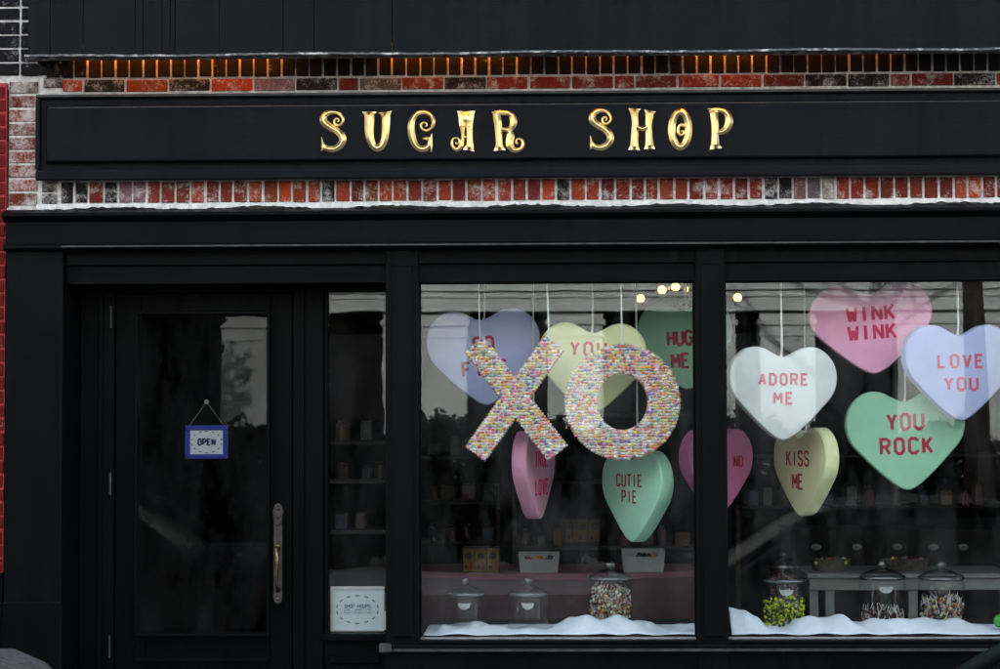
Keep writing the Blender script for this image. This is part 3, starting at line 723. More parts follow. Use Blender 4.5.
def beads(test, x0, x1, z0, z1, name, par, edge_pts=None):
    b = MB(); rowh = 2.95; z = z0; row = 0; rr = .0080
    while z <= z1:
        x = x0+(1.9 if row % 2 else 0)+random.uniform(-.4, .4)
        while x <= x1:
            jx, jz = x+random.uniform(-.4, .4), z+random.uniform(-.55, .55)
            if test(jx, jz):
                c = random.choice(BC); k = random.uniform(.85, 1.12)
                b.ico((jx*u, -th/2-random.uniform(.001, .004), jz*u), rr*random.uniform(.9, 1.15), tuple(min(1, q*k) for q in c), 1, (1.45, .7, .95))
            x += random.uniform(3.3, 4.2)
        z += rowh; row += 1
    for (x, z) in (edge_pts or []):
        for yy in (-.3, .0, .3):
            c = random.choice(BC); b.ico((x*u, yy*th, z*u), rr, c, 1, (1, 1.3, 1))
    return b.build(name, M['beads'], par, smooth=True)
ep = []
for p, q in arms:
    dx, dz = q[0]-p[0], q[1]-p[1]; L_ = math.hypot(dx, dz); nx, nz = -dz/L_*11.6, dx/L_*11.6
    for s in (-1, 1):
        for i in range(42):
            t = i/41; x, z = p[0]+dx*t+s*nx, p[1]+dz*t+s*nz
            if not any(inside_rect(x, z, *[a for a in o_a], 10.5) for o_a in arms): ep.append((x, z))
    for t in (0, 1):
        for i in range(9):
            s = -1+i/4; ep.append((p[0]+dx*t+s*nx, p[1]+dz*t+s*nz))
beads(lambda x, z: any(inside_rect(x, z, p, q, 11.4) for p, q in arms), -60, 60, -66, 66, 'bead_covering', ax, ep)
for (x, z) in ((-36.5, 58), (33, 58)):
    b = MB(); b.tube([(x*u, 0, z*u-.01), (x*u+.01*(-1 if x < 0 else -2), .0, 2.995-c0.z)], .0028 if x < 0 else .005, 6); b.ico((x*u, 0, z*u), .007); b.build('cord', M['rope'], ax)
c1 = W(622.3, 402, dX)
ao = empty('beaded_letter', (c1.x, dX, c1.z), 0, 'big letter O covered in rows of pastel sugar beads', 'hanging letter', 'beaded letters X and O hanging in the window')
b = MB(); n = 72; A_ = []
for y, ro, ri in ((-th/2, 1, 1), (th/2, 1, 1)):
    A_.append(([(56.3*u*math.cos(2*PI*k/n), y, 56.5*u*math.sin(2*PI*k/n)) for k in range(n)], [(26.5*u*math.cos(2*PI*k/n), y, 29.5*u*math.sin(2*PI*k/n)) for k in range(n)]))
(of, inf), (ob, inb) = A_
b.loft([of, ob, inb, inf, of], True, False)
bmesh.ops.remove_doubles(b.bm, verts=b.bm.verts[:], dist=1e-6)
b.build('letter_core', M['white_paint'], ao)
ep = [(56.8*math.cos(2*PI*k/120), 57*math.sin(2*PI*k/120)) for k in range(120)]+[(26.2*math.cos(2*PI*k/66), 29*math.sin(2*PI*k/66)) for k in range(66)]
beads(lambda x, z: (x/56.8)**2+(z/57)**2 <= 1 and (x/26.4)**2+(z/29.2)**2 >= 1, -60, 60, -60, 60, 'bead_covering', ao, ep)
b = MB(); b.tube([(0, 0, 56*u), (-.005, 0, 2.995-c1.z)], .0045, 6); b.ico((0, 0, 58*u), .009); b.build('cord', M['rope'], ao)

# display platforms and cloth
pz = zs+.012
for nm, pa, pb in (('left', 419, 696), ('right', 726.5, 1040)):
    b = MB(); b.box(X(pa)-.03, X(pb)+.03, .345, .95, pz-.04, pz, .004); b.box(X(pa)-.03, X(pb)+.03, .9, .949, zf, pz-.042)
    b.box(X(pa)-.03, X(pb)+.03, .08, .344, pz-.012, pz-.001)
    tag(b.build('display_platform', m_dark), 'dark display platform inside the %s shop window' % nm, 'platform', 'display platforms inside the windows')
def cloth(prof, label):
    b = MB(); xs = [p[0] for p in prof]; nx_, ny_ = 150, 26; rows = []
    def h(px):
        for (a, ha), (c, hc) in zip(prof[:-1], prof[1:]):
            if a <= px <= c:
                t = (px-a)/(c-a); t = t*t*(3-2*t); return ha+(hc-ha)*t
        return prof[-1][1]
    for j in range(ny_+1):
        v = j/ny_; d = .085+.50*v; row = []
        for i in range(nx_+1):
            px = xs[0]+(xs[-1]-xs[0])*i/nx_
            zp = Z(h(px), .2)-pz
            env = math.sin(min(1, v*2.6)*PI/2)*(1-max(0, (v-.45))/.55*.85)
            fold = 1.25*.010*math.sin(px*.11+v*7+2*math.sin(px*.03))+.006*math.sin(px*.17-v*9+1.5*math.sin(px*.05+v*4))
            zz = pz+.002+max(.003, (zp-.012+fold*.7)*env+.006*(1-v)+fold*.2)
            row.append((X(px, .1), d, zz))
        rows.append(row)
    b.loft(rows, closed=False)
    o = b.build('snow_cloth', M['cloth'], smooth=True); tag(o, label, 'cloth', 'white cloths along the window bottoms')
    md = o.modifiers.new('thick', 'SOLIDIFY'); md.thickness = .004
cloth([(423, 637), (430, 632), (443, 627), (463, 623), (480, 625), (500, 629), (515, 629), (530, 627), (545, 628), (556, 626), (572, 619), (592, 617), (615, 618), (635, 620), (648, 623), (662, 631), (676, 630), (687, 628), (696, 625)], 'rumpled white cloth along the bottom of the left window')
cloth([(730, 611), (745, 611), (757, 618), (770, 626), (785, 627), (800, 621), (820, 617), (845, 618), (865, 623), (880, 622), (905, 619), (925, 618), (945, 621), (965, 622), (985, 628), (1000, 631), (1038, 632)], 'rumpled white cloth along the bottom of the right window')

# ---------------------------------------------------------------- jars
m_lid = glass('lid_glass', (.93, .96, .95), .0, 2.6)
m_ring = simple('bright_ring', (.28, .30, .30), .25, .6)
def jar(px, d, hpx, wpx, label, zb=None, tagged=False):
    zb = pz+.003 if zb is None else zb; x = X(px, d, 600); H = S(hpx, d); Rr = S(wpx, d)/2
    r = empty('glass_jar', (x, d, zb), 0, label, 'glass jar', 'lidded glass jars standing in the shop window')
    hb = H*.70; t_ = .004
    b = MB(); b.lathe([(Rr*.9, 0), (Rr, .01), (Rr, hb-.03), (Rr*.93, hb-.012), (Rr*.86, hb), (Rr*.86-t_, hb), (Rr*.93-t_, hb-.013), (Rr-t_, hb-.031), (Rr-t_, .014), (Rr*.88, .006)], n=36)
    b.build('jar_body', M['jar_glass'], r, smooth=True, auto=40)
    b = MB(); b.lathe([(Rr*.84, hb-.004), (Rr*.97, hb+.002), (Rr*.99, hb+.008), (Rr*.96, hb+.014), (Rr*.80, hb+.026), (Rr*.45, hb+.044), (Rr*.20, hb+.052), (Rr*.13, hb+.058), (Rr*.2, hb+.066), (Rr*.23, hb+.074), (Rr*.17, hb+.084), (Rr*.02, H)], n=32)
    ld = b.build('lid', m_lid, r, smooth=True, auto=60)
    b = MB(); b.lathe([(Rr*.82, hb+.0035), (Rr*.95, hb+.004), (Rr*.95, hb+.0075), (Rr*.82, hb+.007)], n=32)
    b.build('lid_ring', m_ring, r, smooth=True)
    if tagged:
        b = MB(); ff = []
        for k in range(13):
            a = -PI/2+(k/12-.5)*.62; dz = math.sqrt(max(0, 1-((k/12-.5)*2)**2))*.030; ff.append(((Rr+.0015)*math.cos(a), (Rr+.0015)*math.sin(a), hb-.034, hb-.034-dz-.002))
        b.loft([[(q[0], q[1], q[2]) for q in ff], [(q[0], q[1], q[3]) for q in ff]], closed=False); b.build('paper_label', simple('label_paper', (.34, .36, .36), .6), r)
    return r, x, d, zb, Rr, hb
def heap(J, kind, fill, n, cols, sticks, label, stick_up=True):
    r, x, d, zb, Rr, hb = J; b = MB(); R_ = Rr-.012
    top = hb*fill
    for i in range(n):
        a = random.uniform(0, 2*PI); q = R_*math.sqrt(random.uniform(.25, 1)); z = random.uniform(.012, top*(1+.12*math.sin(a*2)))
        c = random.choice(cols); rr = random.uniform(.006, .0105)
        b.ico((q*math.cos(a), q*math.sin(a), z), rr, c, 1, (1, random.uniform(.6, 1), random.uniform(.6, 1.1)), Euler((random.random()*3, random.random()*3, 0)).to_matrix())
    for i in range(sticks):
        a = random.uniform(0, 2*PI); q = R_*math.sqrt(random.uniform(.3, 1)); z = random.uniform(top*.3, top)
        tilt_ = Vector((random.uniform(-.6, .6), random.uniform(-.6, .6), 1 if stick_up else random.uniform(-.6, 1))).normalized()*random.uniform(.028, .05)
        p = Vector((q*math.cos(a), q*math.sin(a), z)); e = p+tilt_
        rad = math.hypot(e.x, e.y)
        if rad > R_: e.x *= R_/rad; e.y *= R_/rad
        e.z = min(e.z, hb-.02)
        b.tube([p, e], .0019, 5, (.75, .75, .74))
    o = b.build(kind, M['candy'], smooth=False); o.location = (x, d, zb); tag(o, label, 'candy', None, 'stuff')
J1 = jar(465, .26, 52, 41, 'empty glass jar at the left end of the left window', tagged=True)
J2 = jar(528, .26, 52, 41, 'empty glass jar between the other empty jar and the full one', tagged=True)
J3 = jar(610.5, .40, 68, 45, 'glass jar in the left window packed with lollipops', pz+.01)
J4 = jar(784, .40, 66, 45, 'glass jar with yellow green sweets in its lower half', pz+.004, True)
J5 = jar(882.5, .40, 70, 46, 'glass jar holding white sticked red lollipops, middle of the right window', pz+.004, True)
J6 = jar(941.5, .40, 69, 46, 'glass jar with mixed lollipops at the right end of the window', pz+.004)
mixc = [(.7, .68, .6), (.75, .5, .1), (.5, .12, .08), (.1, .08, .06), (.6, .6, .65), (.8, .72, .5), (.2, .25, .35), (.7, .35, .3)]
heap(J3, 'lollipop_heap', .86, 620, mixc+[(.8, .78, .7)]*2, 110, 'mixed lollipops filling the jar in the left window', False)
heap(J4, 'sweet_heap', .60, 480, [(.75, .85, .03), (.8, .85, .04), (.7, .8, .06), (.18, .30, .04), (.30, .22, .05), (.02, .12, .10), (.02, .14, .12), (.85, .80, .08), (.5, .55, .05)], 0, 'yellow green sweets in the first jar of the right window')
heap(J5, 'lollipop_heap', .36, 300, [(.22, .02, .03), (.3, .05, .04), (.12, .02, .02), (.5, .3, .2)], 90, 'dark red lollipops with white sticks in the middle jar')
heap(J6, 'lollipop_heap', .58, 430, mixc, 75, 'mixed lollipops in the last jar on the right')
J7 = jar(784, 1.3, 60, 34, 'glass jar on the cabinet behind the yellow green sweets', W(784, 610, 1.3).z)
heap(J7, 'sweet_heap', .9, 200, [(.3, .02, .03), (.4, .03, .05)], 0, 'red sweets in the jar behind the yellow green ones')
b = MB(); b.ico((0, 0, .03), .035, sub=2, sc_=(1, .8, 1)); b.ico((.03, -.01, .02), .02, sub=2)
o = b.build('green_sweet', simple('green_candy', (.05, .35, .06), .35), smooth=True); o.location = (X(1000, .3, 625), .3, pz+.02); tag(o, 'round bright green sweet at the right edge on the cloth', 'candy')

# ---------------------------------------------------------------- interior furniture
m_pink = simple('plum_lacquer', (.17, .045, .075), .5, 0, .2, .15, 5)
dt = 1.9
tb = empty('pink_counter', (X(560, dt), dt, zf), label='long curved dark pink counter behind the left window', cat='counter')
ztop = Z(571, dt); n = 24
def arc(i): 
    t = i/n; return X(405+(700-405)*t, dt), dt-.22*math.sin(PI*t)
b = MB(); ring_f = [arc(i) for i in range(n+1)]
rg = [[(x, y, ztop-.035), (x, y, ztop), (x, dt+.6, ztop), (x, dt+.6, ztop-.035)] for x, y in ring_f]; b.loft(rg, True, True); P(b, 'counter_top', m_pink, tb)
b = MB(); rg = [[(x, y+.04, zf), (x, y+.04, ztop-.036), (x, dt+.5, ztop-.036), (x, dt+.5, zf)] for x, y in ring_f]; b.loft(rg, True, True); P(b, 'apron', simple('dark_plum', (.05, .014, .024), .6), tb)
m_yb = tinted('printed_box', .5, .3)
def sweet_box(px, py, d, wpx, hpx, label):
    w, h = S(wpx, d)/2, S(hpx, d); c = W(px, py, d)
    r = empty('sweet_box', (c.x, d, c.z), 0, label, 'box', 'yellow printed sweet boxes in the shop')
    b = MB(); b.box(-w, w, -.03, .03, 0, h, .001, (.40, .30, .02)); b.build('carton', m_yb, r)
    b = MB(); b.box(-w, w, -.0315, -.0305, 0, h*.07, 0, (.03, .06, .2)); b.box(-w, w, -.0315, -.0305, h*.92, h, 0, (.03, .06, .2)); b.build('blue_band', m_yb, r)
    b = MB(); b.lathe([(w*.62, 0), (w*.62, .002)], n=20, c=(.06, .08, .10)); o = b.build('round_print', m_yb, r); o.rotation_euler = (PI/2, 0, 0); o.location = (0, -.0305, h*.64)
    b = MB(); b.lathe([(w*.28, 0), (w*.28, .002)], n=16, c=(.01, .01, .01)); o = b.build('black_dot', m_yb, r); o.rotation_euler = (PI/2, 0, 0); o.location = (-w*.4, -.0305, h*.24)
    b = MB(); b.box(w*.2, w*.62, -.0315, -.0305, h*.14, h*.42, 0, (.5, .06, .02)); b.build('red_print', m_yb, r)
pos = ['leftmost', 'middle', 'rightmost']
for i in range(3):
    sweet_box(469+12*i, 573, 1.8, 11.4, 27, '%s of the three yellow boxes on the pink counter' % pos[i])
    sweet_box(571+11.5*i, 543.5, 3.0, 11, 26, '%s of the three yellow boxes on the back shelf' % pos[i])
m_bin = simple('white_plastic', (.30, .30, .31), .5, 0, .4, .06)
def binn(px, py, d, wpx, hpx, label):
    w, h = S(wpx, d)/2, S(hpx, d); c = W(px, py, d)
    r = empty('storage_bin', (c.x, d, c.z), 0, label, 'bin', 'white plastic bins on the pink counter')
    b = MB(); w0 = w*.9; t_ = .004
    outer = [(-w0, 0), (w0, 0), (w, h), (w*.8, h), (w*.62, h*.72), (-w*.62, h*.72), (-w*.8, h), (-w, h)]
    b.loft([[(x, -.08, z) for x, z in outer], [(x, -.076, z) for x, z in outer]], True, True)
    back = [(-w0, 0), (w0, 0), (w, h*1.02), (-w, h*1.02)]
    b.loft([[(x, .08, z) for x, z in back], [(x, .084, z) for x, z in back]], True, True)
    for s in (-1, 1): b.poly([(s*w0, -.077, 0), (s*w0, .081, 0), (s*w, .081, h), (s*w, -.077, h)])
    b.box(-w0+.002, w0-.002, -.075, .079, .001, .004)
    b.build('bin_shell', m_bin, r)
    b = MB()
    for k in range(26): b.ico((random.uniform(-w*.8, w*.8), random.uniform(-.06, .06), random.uniform(h*.4, h*.75)), .02, random.choice(mixc), 1)
    b.build('bin_contents', M['candy'], r)
binn(539, 573, 1.85, 41, 20, 'white plastic bin on the pink counter below the pink heart')
binn(643, 571, 1.85, 43, 21, 'white plastic bin on the pink counter below the mint heart')
# back shelves
m_wood = simple('dark_wood', (.07, .055, .045), .6, 0, .3, .4, 6, .2, .003, (1, 1, 8))
def shelf(xa, xb, d, zs_, label):
    r = empty('shelf_unit', ((xa+xb)/2, d, zf), 0, label, 'shelf', 'dark shelf units in the shop')
    r2 = []
    for z in zs_:
        b = MB(); b.box(xa, xb, d-.16, d+.16, z-.025, z, .002); P(b, 'shelf_board', simple('grey_shelf', (.026, .025, .024), .7), r)
    for x in (xa, xb-.03):
        b = MB(); b.box(x+.0015, x+.0285, d-.15, d+.15, zf, max(zs_)+.45); P(b, 'upright', m_wood, r)
zA = Z(545, 3.0)
shelf(X(512, 3), X(700, 3), 3.05, [zA, zA-.5, zA+.42, zA+.85], 'dark shelf unit behind the pink counter holding yellow boxes')
shelf(X(322, 1.6), X(400, 1.6), 1.7, [Z(440, 1.7), Z(478, 1.7), Z(528, 1.7)], 'dark shelf unit seen through the narrow side window')
shelf(X(415, 3.4), X(500, 3.4), 3.5, [Z(500, 3.4), Z(540, 3.4), Z(455, 3.4)], 'dark shelf unit behind the first empty jar')
shelf(X(735, 3.2), X(1010, 3.2), 3.35, [Z(505, 3.2), Z(455, 3.2)], 'wide dark shelf unit behind the right window')
gs = 'small boxes and tins on the back shelves'
def tin(px, py, d, wpx, hpx, c, label, rnd):
    w, h = S(wpx, d)/2, S(hpx, d); p = W(px, py, d)
    b = MB()
    if rnd: b.lathe([(w, 0), (w, h*.8), (w*.7, h*.86), (w*.7, h)], n=16)
    else: b.box(-w, w, -.05, .05, 0, h, .003)
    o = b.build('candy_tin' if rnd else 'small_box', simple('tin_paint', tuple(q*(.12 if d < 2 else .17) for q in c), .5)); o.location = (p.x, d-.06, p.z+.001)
    tag(o, label, 'tin' if rnd else 'box', gs)
cols_ = [('brown', (.25, .10, .04)), ('grey', (.3, .3, .32)), ('cream', (.5, .45, .32)), ('dark red', (.35, .03, .04)), ('olive', (.2, .2, .05)), ('blue', (.07, .14, .32)), ('pink', (.5, .14, .25)), ('orange', (.5, .2, .03))]
NTH = ['first', 'second', 'third', 'fourth', 'fifth', 'sixth', 'seventh', 'eighth', 'ninth', 'tenth', 'eleventh', 'twelfth']
rnd_ = random.Random(3)
for py, d, x0_, x1_, row in ((545, 3.0, 515, 562, 'shelf left of the yellow boxes'), (545, 3.0, 612, 690, 'shelf right of the yellow boxes'), (500, 3.4, 424, 492, 'middle shelf behind the first empty jar'), (455, 3.4, 424, 492, 'top shelf behind the first empty jar'), (540, 3.4, 424, 492, 'low shelf behind the first empty jar'), (440, 1.7, 332, 378, 'top shelf behind the side window'), (478, 1.7, 332, 378, 'middle shelf behind the side window'), (528, 1.7, 332, 378, 'low shelf behind the side window'), (505, 3.2, 742, 985, 'wide shelf behind the right window')):
    px, k = x0_+5, 0
    while px < x1_ and k < 12:
        w_ = rnd_.uniform(8, 15); h_ = rnd_.uniform(10, 21); rd = rnd_.random() < .5; ci = rnd_.randrange(len(cols_))
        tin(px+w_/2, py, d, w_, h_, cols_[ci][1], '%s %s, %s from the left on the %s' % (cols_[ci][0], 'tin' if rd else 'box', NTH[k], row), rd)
        px += w_+rnd_.uniform(1, 12 if x1_-x0_ < 100 else 20); k += 1
# white table at right
dt2 = 1.5; z2 = Z(574, dt2)
wt = empty('white_table', (X(905, dt2), dt2, zf), label='white painted table behind the jars of the right window', cat='table')
m_gw = simple('greyed_white_paint', (.20, .21, .21), .5, 0, .4, .12)
b = MB(); b.box(X(805, dt2), X(1015, dt2), dt2-.02, dt2+.6, z2-.03, z2, .006); P(b, 'table_top', m_gw, wt)
b = MB(); b.box(X(808, dt2), X(1012, dt2), dt2+.0, dt2+.02, z2-.095, z2-.031, .002); P(b, 'apron', m_gw, wt)
for px in (813, 829, 912, 1005):
    b = MB(); b.box(X(px-4.5, dt2), X(px+4.5, dt2), dt2+.021, dt2+.07, zf, z2-.031, .003); P(b, 'leg', m_gw, wt)
m_wick = simple('pale_wicker', (.08, .075, .065), .8, 0, .2, .5, 90, .8, .004)
for px, wpx, lab in ((829, 42, 'pale wicker tray on the white table behind the first jar on the right'), (905, 48, 'pale wicker tray on the white table between the two lollipop jars')):
    x = X(px, dt2+.2); w = S(wpx, dt2)/2; r = empty('wicker_tray', (x, dt2+.2, z2), 0, lab, 'basket', 'wicker trays on the white table')
    b = MB(); b.lathe([(w*.8, 0), (w, .07), (w*.97, .07), (w*.78, .006)], n=24); o = b.build('tray', m_wick, r); o.scale = (1, .6, 1)
    b = MB()
    for k in range(40): b.ico((random.uniform(-w*.7, w*.7), random.uniform(-w*.35, w*.35), random.uniform(.03, .07)), .016, random.choice(mixc))
    b.build('wrapped_sweets', M['candy'], r)
cb = empty('drawer_cabinet', (X(870, 2.6), 2.6, zf), label='dark cabinet with pale oval drawer plates behind the white table', cat='cabinet')
b = MB(); b.box(X(790, 2.6), X(1000, 2.6), 2.6, 3.1, zf, Z(530, 2.6), .005); P(b, 'carcass', m_dark, cb)
for px in (815, 856, 896, 932, 962):
    b = MB(); b.lathe([(S(5, 2.6), 0), (S(4.6, 2.6), .004), (0, .006)], n=20)
    o = b.build('oval_plate', simple('plate_enamel', (.13, .13, .13), .3), cb); o.rotation_euler = (PI/2, 0, 0); o.scale = (1, .62, 1)
    o.location = (X(px, 2.6)-cb.location.x, -.001, Z(547, 2.6, px)-zf)

# chandelier
dc = 1.35; cc = W(690, 296, dc)
ch = empty('chandelier', (cc.x, dc, cc.z), label='brass chandelier with round warm bulbs behind the post between the windows', cat='chandelier')
b = MB(); b.tube([(0, 0, -.02), (0, 0, 3.0-cc.z)], .008, 8); b.lathe([(0, -.06), (.03, -.05), (.05, -.02), (.02, .02), (.008, .03)], n=16); b.build('stem', m_brass, ch, smooth=True, auto=40)
u_ = S(1, dc); Rg = 50*u_
m_bulb = emit('warm_bulb', (1.0, .52, .17), .6)
for px, py, sg_ in ((640.5, 298.5, 1), (662, 290, -1), (675.5, 287, -1), (687.5, 290, 1), (737.5, 297.5, -1), (705, 300, 1), (716, 289, -1)):
    dx_ = (px-690)*u_; yy = sg_*math.sqrt(max(Rg**2-dx_**2, 0)); p = W(px, py, dc+yy)-Vector((cc.x, dc, cc.z))
    b = MB(); b.tube([(0, 0, -.02), (p.x*.4, yy*.4, -.07), (p.x*.8, yy*.8, -.075+p.z*.3), (p.x*1.0, yy*1.0, p.z-.06), (p.x, yy, p.z-.03)], .005, 6); b.tube([(p.x, yy, p.z-.05), (p.x, yy, p.z-.02)], .012, 8)
    arm = b.build('arm', m_brass, ch)
    b = MB(); b.ico((p.x, yy, p.z), .024 if px != 687.5 else .017, sub=3); b.build('bulb', m_bulb, arm, smooth=True)
    b = MB(); b.ico((p.x, yy, p.z), .04 if px != 687.5 else .03, sub=3); b.build('glass_globe', m_lid, arm, smooth=True)

# ================================================================== ACROSS THE STREET (seen mirrored in the panes)
m_stone, nt, n_, l_, p_ = mat('pale_limestone')
t = noise(n_, l_, 1.5, 8, .65, stretch=(1, 1, .5)); t2 = noise(n_, l_, 30, 4)
r = ramp(n_, l_, t.outputs[0], [(.3, (.29, .31, .30)), (.7, (.43, .45, .44))]); l_.new(r.outputs[0], p_.inputs['Base Color']); p_.inputs['Roughness'].default_value = .9
bump(n_, l_, t2.outputs[0], p_, .4, .02)
YB = -20.0
def BXr(px): return W(px, 380, 20).x
def BZr(py): return W(600, py, 20).z
sb = empty('stone_building', (0, YB, 0), label='pale stone building with pilasters across the street, mirrored in the shop windows', cat='building')
zL = BZr(311)
b = MB(); b.box(-14, 16, YB-.35, YB, zL, 14); P(b, 'upper_wall', m_stone, sb)
b = MB(); b.box(-14, 16, YB-9, YB-.9, -.1, 13.9); P(b, 'rear_mass', simple('dark_interior', (.02, .02, .022), .6), sb)
stone = [(-80, 20), (215, 300), (378, 467), (548, 603), (702, 737), (762, 817), (900, 1200)]
for a, c in stone:
    b = MB(); b.box(BXr(a), BXr(c), YB-.5, YB-.05, -.05, zL-.001)
    # capital mouldings and flutes
    b.box(BXr(a)-.04, BXr(c)+.04, YB-.45, YB-.02, BZr(325), BZr(319), .01); b.box(BXr(a)-.02, BXr(c)+.02, YB-.45, YB-.035, BZr(337), BZr(334), .01)
    k = 0; x = BXr(a)+.1
    while x < BXr(c)-.1: b.box(x, x+.09, YB-.2, YB-.042, .3, BZr(340)); x += .17
    P(b, 'pilaster', m_stone, sb)
for a, c in ((-20, 215), (300, 378), (467, 548), (603, 702), (737, 762), (817, 900)):
    b = MB(); b.box(BXr(a)+.002, BXr(c)-.002, YB-.6, YB-.55, -.05, zL-.002); f = P(b, 'shop_window', simple('shaded_glass', (.015, .016, .018), .12, 0, .5), sb)
for (p0, p1, y1) in ((290, 288, .04), (297, 295.5, .025), (311, 309, .03)):
    b = MB(); b.box(-14, 16, YB+.002, YB+y1, BZr(p0), BZr(p1), .01); P(b, 'cornice', m_stone, sb)
for k in range(3):
    for i in range(9):
        xw = -11+i*3.0; zw = 5.2+k*3.1
        b = MB(); b.box(xw-.55, xw+.55, YB+.002, YB+.02, zw, zw+1.8); P(b, 'window', simple('dark_pane', (.02, .025, .03), .1), sb)
        b = MB(); b.box(xw-.7, xw+.7, YB+.003, YB+.14, zw-.12, zw-.003, .01); P(b, 'window_sill', m_stone, sb)
b = MB(); b.box(-14.2, 16.2, YB+.001, YB+.45, 13.5, 14.1, .03); P(b, 'roof_cornice', m_stone, sb)
for s, c in ((-1, (.28, .10, .07)), (1, (.30, .2, .13))):
    t = empty('brick_townhouse', (s*21, YB, 0), label='%s townhouse beside the stone building across the street' % ('red brick' if s < 0 else 'tan brick'), cat='building')
    b = MB(); xa, xb = (-28, -14.01) if s < 0 else (16.01, 30); b.box(xa, xb, YB-8, YB-.1, -.1, 11.5, c=c); P(b, 'wall', m_plain, t)
    for k in range(3):
        for i in range(4):
            b = MB(); xw = xa+2+i*3.2; b.box(xw-.5, xw+.5, YB-.098, YB-.06, 1.3+k*3.4, 3.1+k*3.4); P(b, 'window', simple('dark_pane', (.02, .025, .03), .1), t)

# evergreen hedge shrubs in front of the stone building
def leafy(mb, c, rad, n, ls, sz=(1, 1, 1)):
    for i in range(n):
        v = Vector((random.gauss(0, 1), random.gauss(0, 1), random.gauss(0, 1))).normalized()*random.uniform(.55, 1.05)**.6
        p = Vector((c[0]+v.x*rad*sz[0], c[1]+v.y*rad*sz[1], c[2]+v.z*rad*sz[2]))
        a = Vector((random.uniform(-1, 1), random.uniform(-1, 1), random.uniform(-1, 1))).normalized(); bb = a.cross(Vector((random.random(), random.random(), 1))).normalized()
        k = ls*random.uniform(.6, 1.3); g = random.uniform(.6, 1.3)
        mb.poly([p, p+a*k, p+a*k*.5+bb*k*.6], (.022*g, .038*g, .016*g))
m_leaf = tinted('evergreen_leaves', .7, .2, bmp=0)
m_bark = simple('bark', (.06, .045, .035), .9, 0, .1, .4, 20, .6, .02)
wh = ['first', 'second', 'third', 'fourth', 'fifth', 'sixth', 'seventh', 'eighth', 'ninth', 'tenth', 'eleventh']
for i in range(11):
    xs_ = -6.6+i*1.35; hh = 2.0+random.uniform(-.12, .12); r = empty('shrub', (xs_, -16.6, 0), 0, '%s dark evergreen shrub from the left across the street' % wh[i], 'shrub', 'evergreen shrubs across the street')
    b = MB(); leafy(b, (0, 0, hh*.52), hh*.47, 2600, .17, (.85, .7, 1.0)); leafy(b, (0, 0, hh*.3), hh*.4, 900, .17, (1, .7, .8)); b.build('foliage', m_leaf, r, recalc=False)
    b = MB(); b.tube([(0, 0, -.0), (.02, 0, hh*.8)], [.05, .02], 7); b.build('stem', m_bark, r)
def tree(x, y, h, r0, label, crown, cz=None, seed=1):
    random.seed(seed); r = empty('street_tree', (x, y, 0), 0, label, 'tree', 'street trees across the road')
    b = MB(); b.tube([(0, 0, 0), (.05, 0, h*.25), (.0, .05, h*.5), (.08, 0, h*.75), (.05, .1, h)], [r0*1.2, r0, r0*.85, r0*.6, r0*.3], 12); b.build('trunk', m_bark, r, smooth=True)
    tips = []
    def branch(p, d, L_, rr, lev):
        q = [p]; 
        for k in range(4):
            d = (d+Vector((random.uniform(-.25, .25), random.uniform(-.25, .25), random.uniform(-.05, .22)))).normalized(); q.append(q[-1]+d*L_/4)
        lm.tube(q, [rr*(1-.17*k) for k in range(5)], 6); tips.append(q[-1])
        if lev > 0:
            for k in range(3):
                branch(q[random.choice((2, 3, 4))], (d+Vector((random.uniform(-.9, .9), random.uniform(-.9, .9), random.uniform(-.3, .6)))).normalized(), L_*.65, rr*.5, lev-1)
    lm = MB()
    for k in range(9):
        a = random.uniform(0, 2*PI); branch(Vector((0, 0, h*random.uniform(.32, .95))), Vector((math.cos(a), math.sin(a), .45)).normalized(), h*.28, r0*.42, 2)
    lm.build('limbs', m_bark, r, smooth=True)
    if crown:
        b = MB()
        for c, rad, nn in crown: leafy(b, c, rad, nn, .16)
        b.build('crown', m_leaf, r, recalc=False)
tree(5.46, -14.6, 7.5, .15, 'bare street tree across the road, mirrored at the right edge', None, seed=11)
cr = []
random.seed(5)
for k in range(16): cr.append(((random.uniform(-1.6, .9), random.uniform(-.9, .9), random.uniform(2.0, 5.4)), random.uniform(.55, .85), 420))
tree(-5.3, -15.5, 6.0, .16, 'dark leafy street tree across the road, mirrored in the door glass', cr, seed=4)

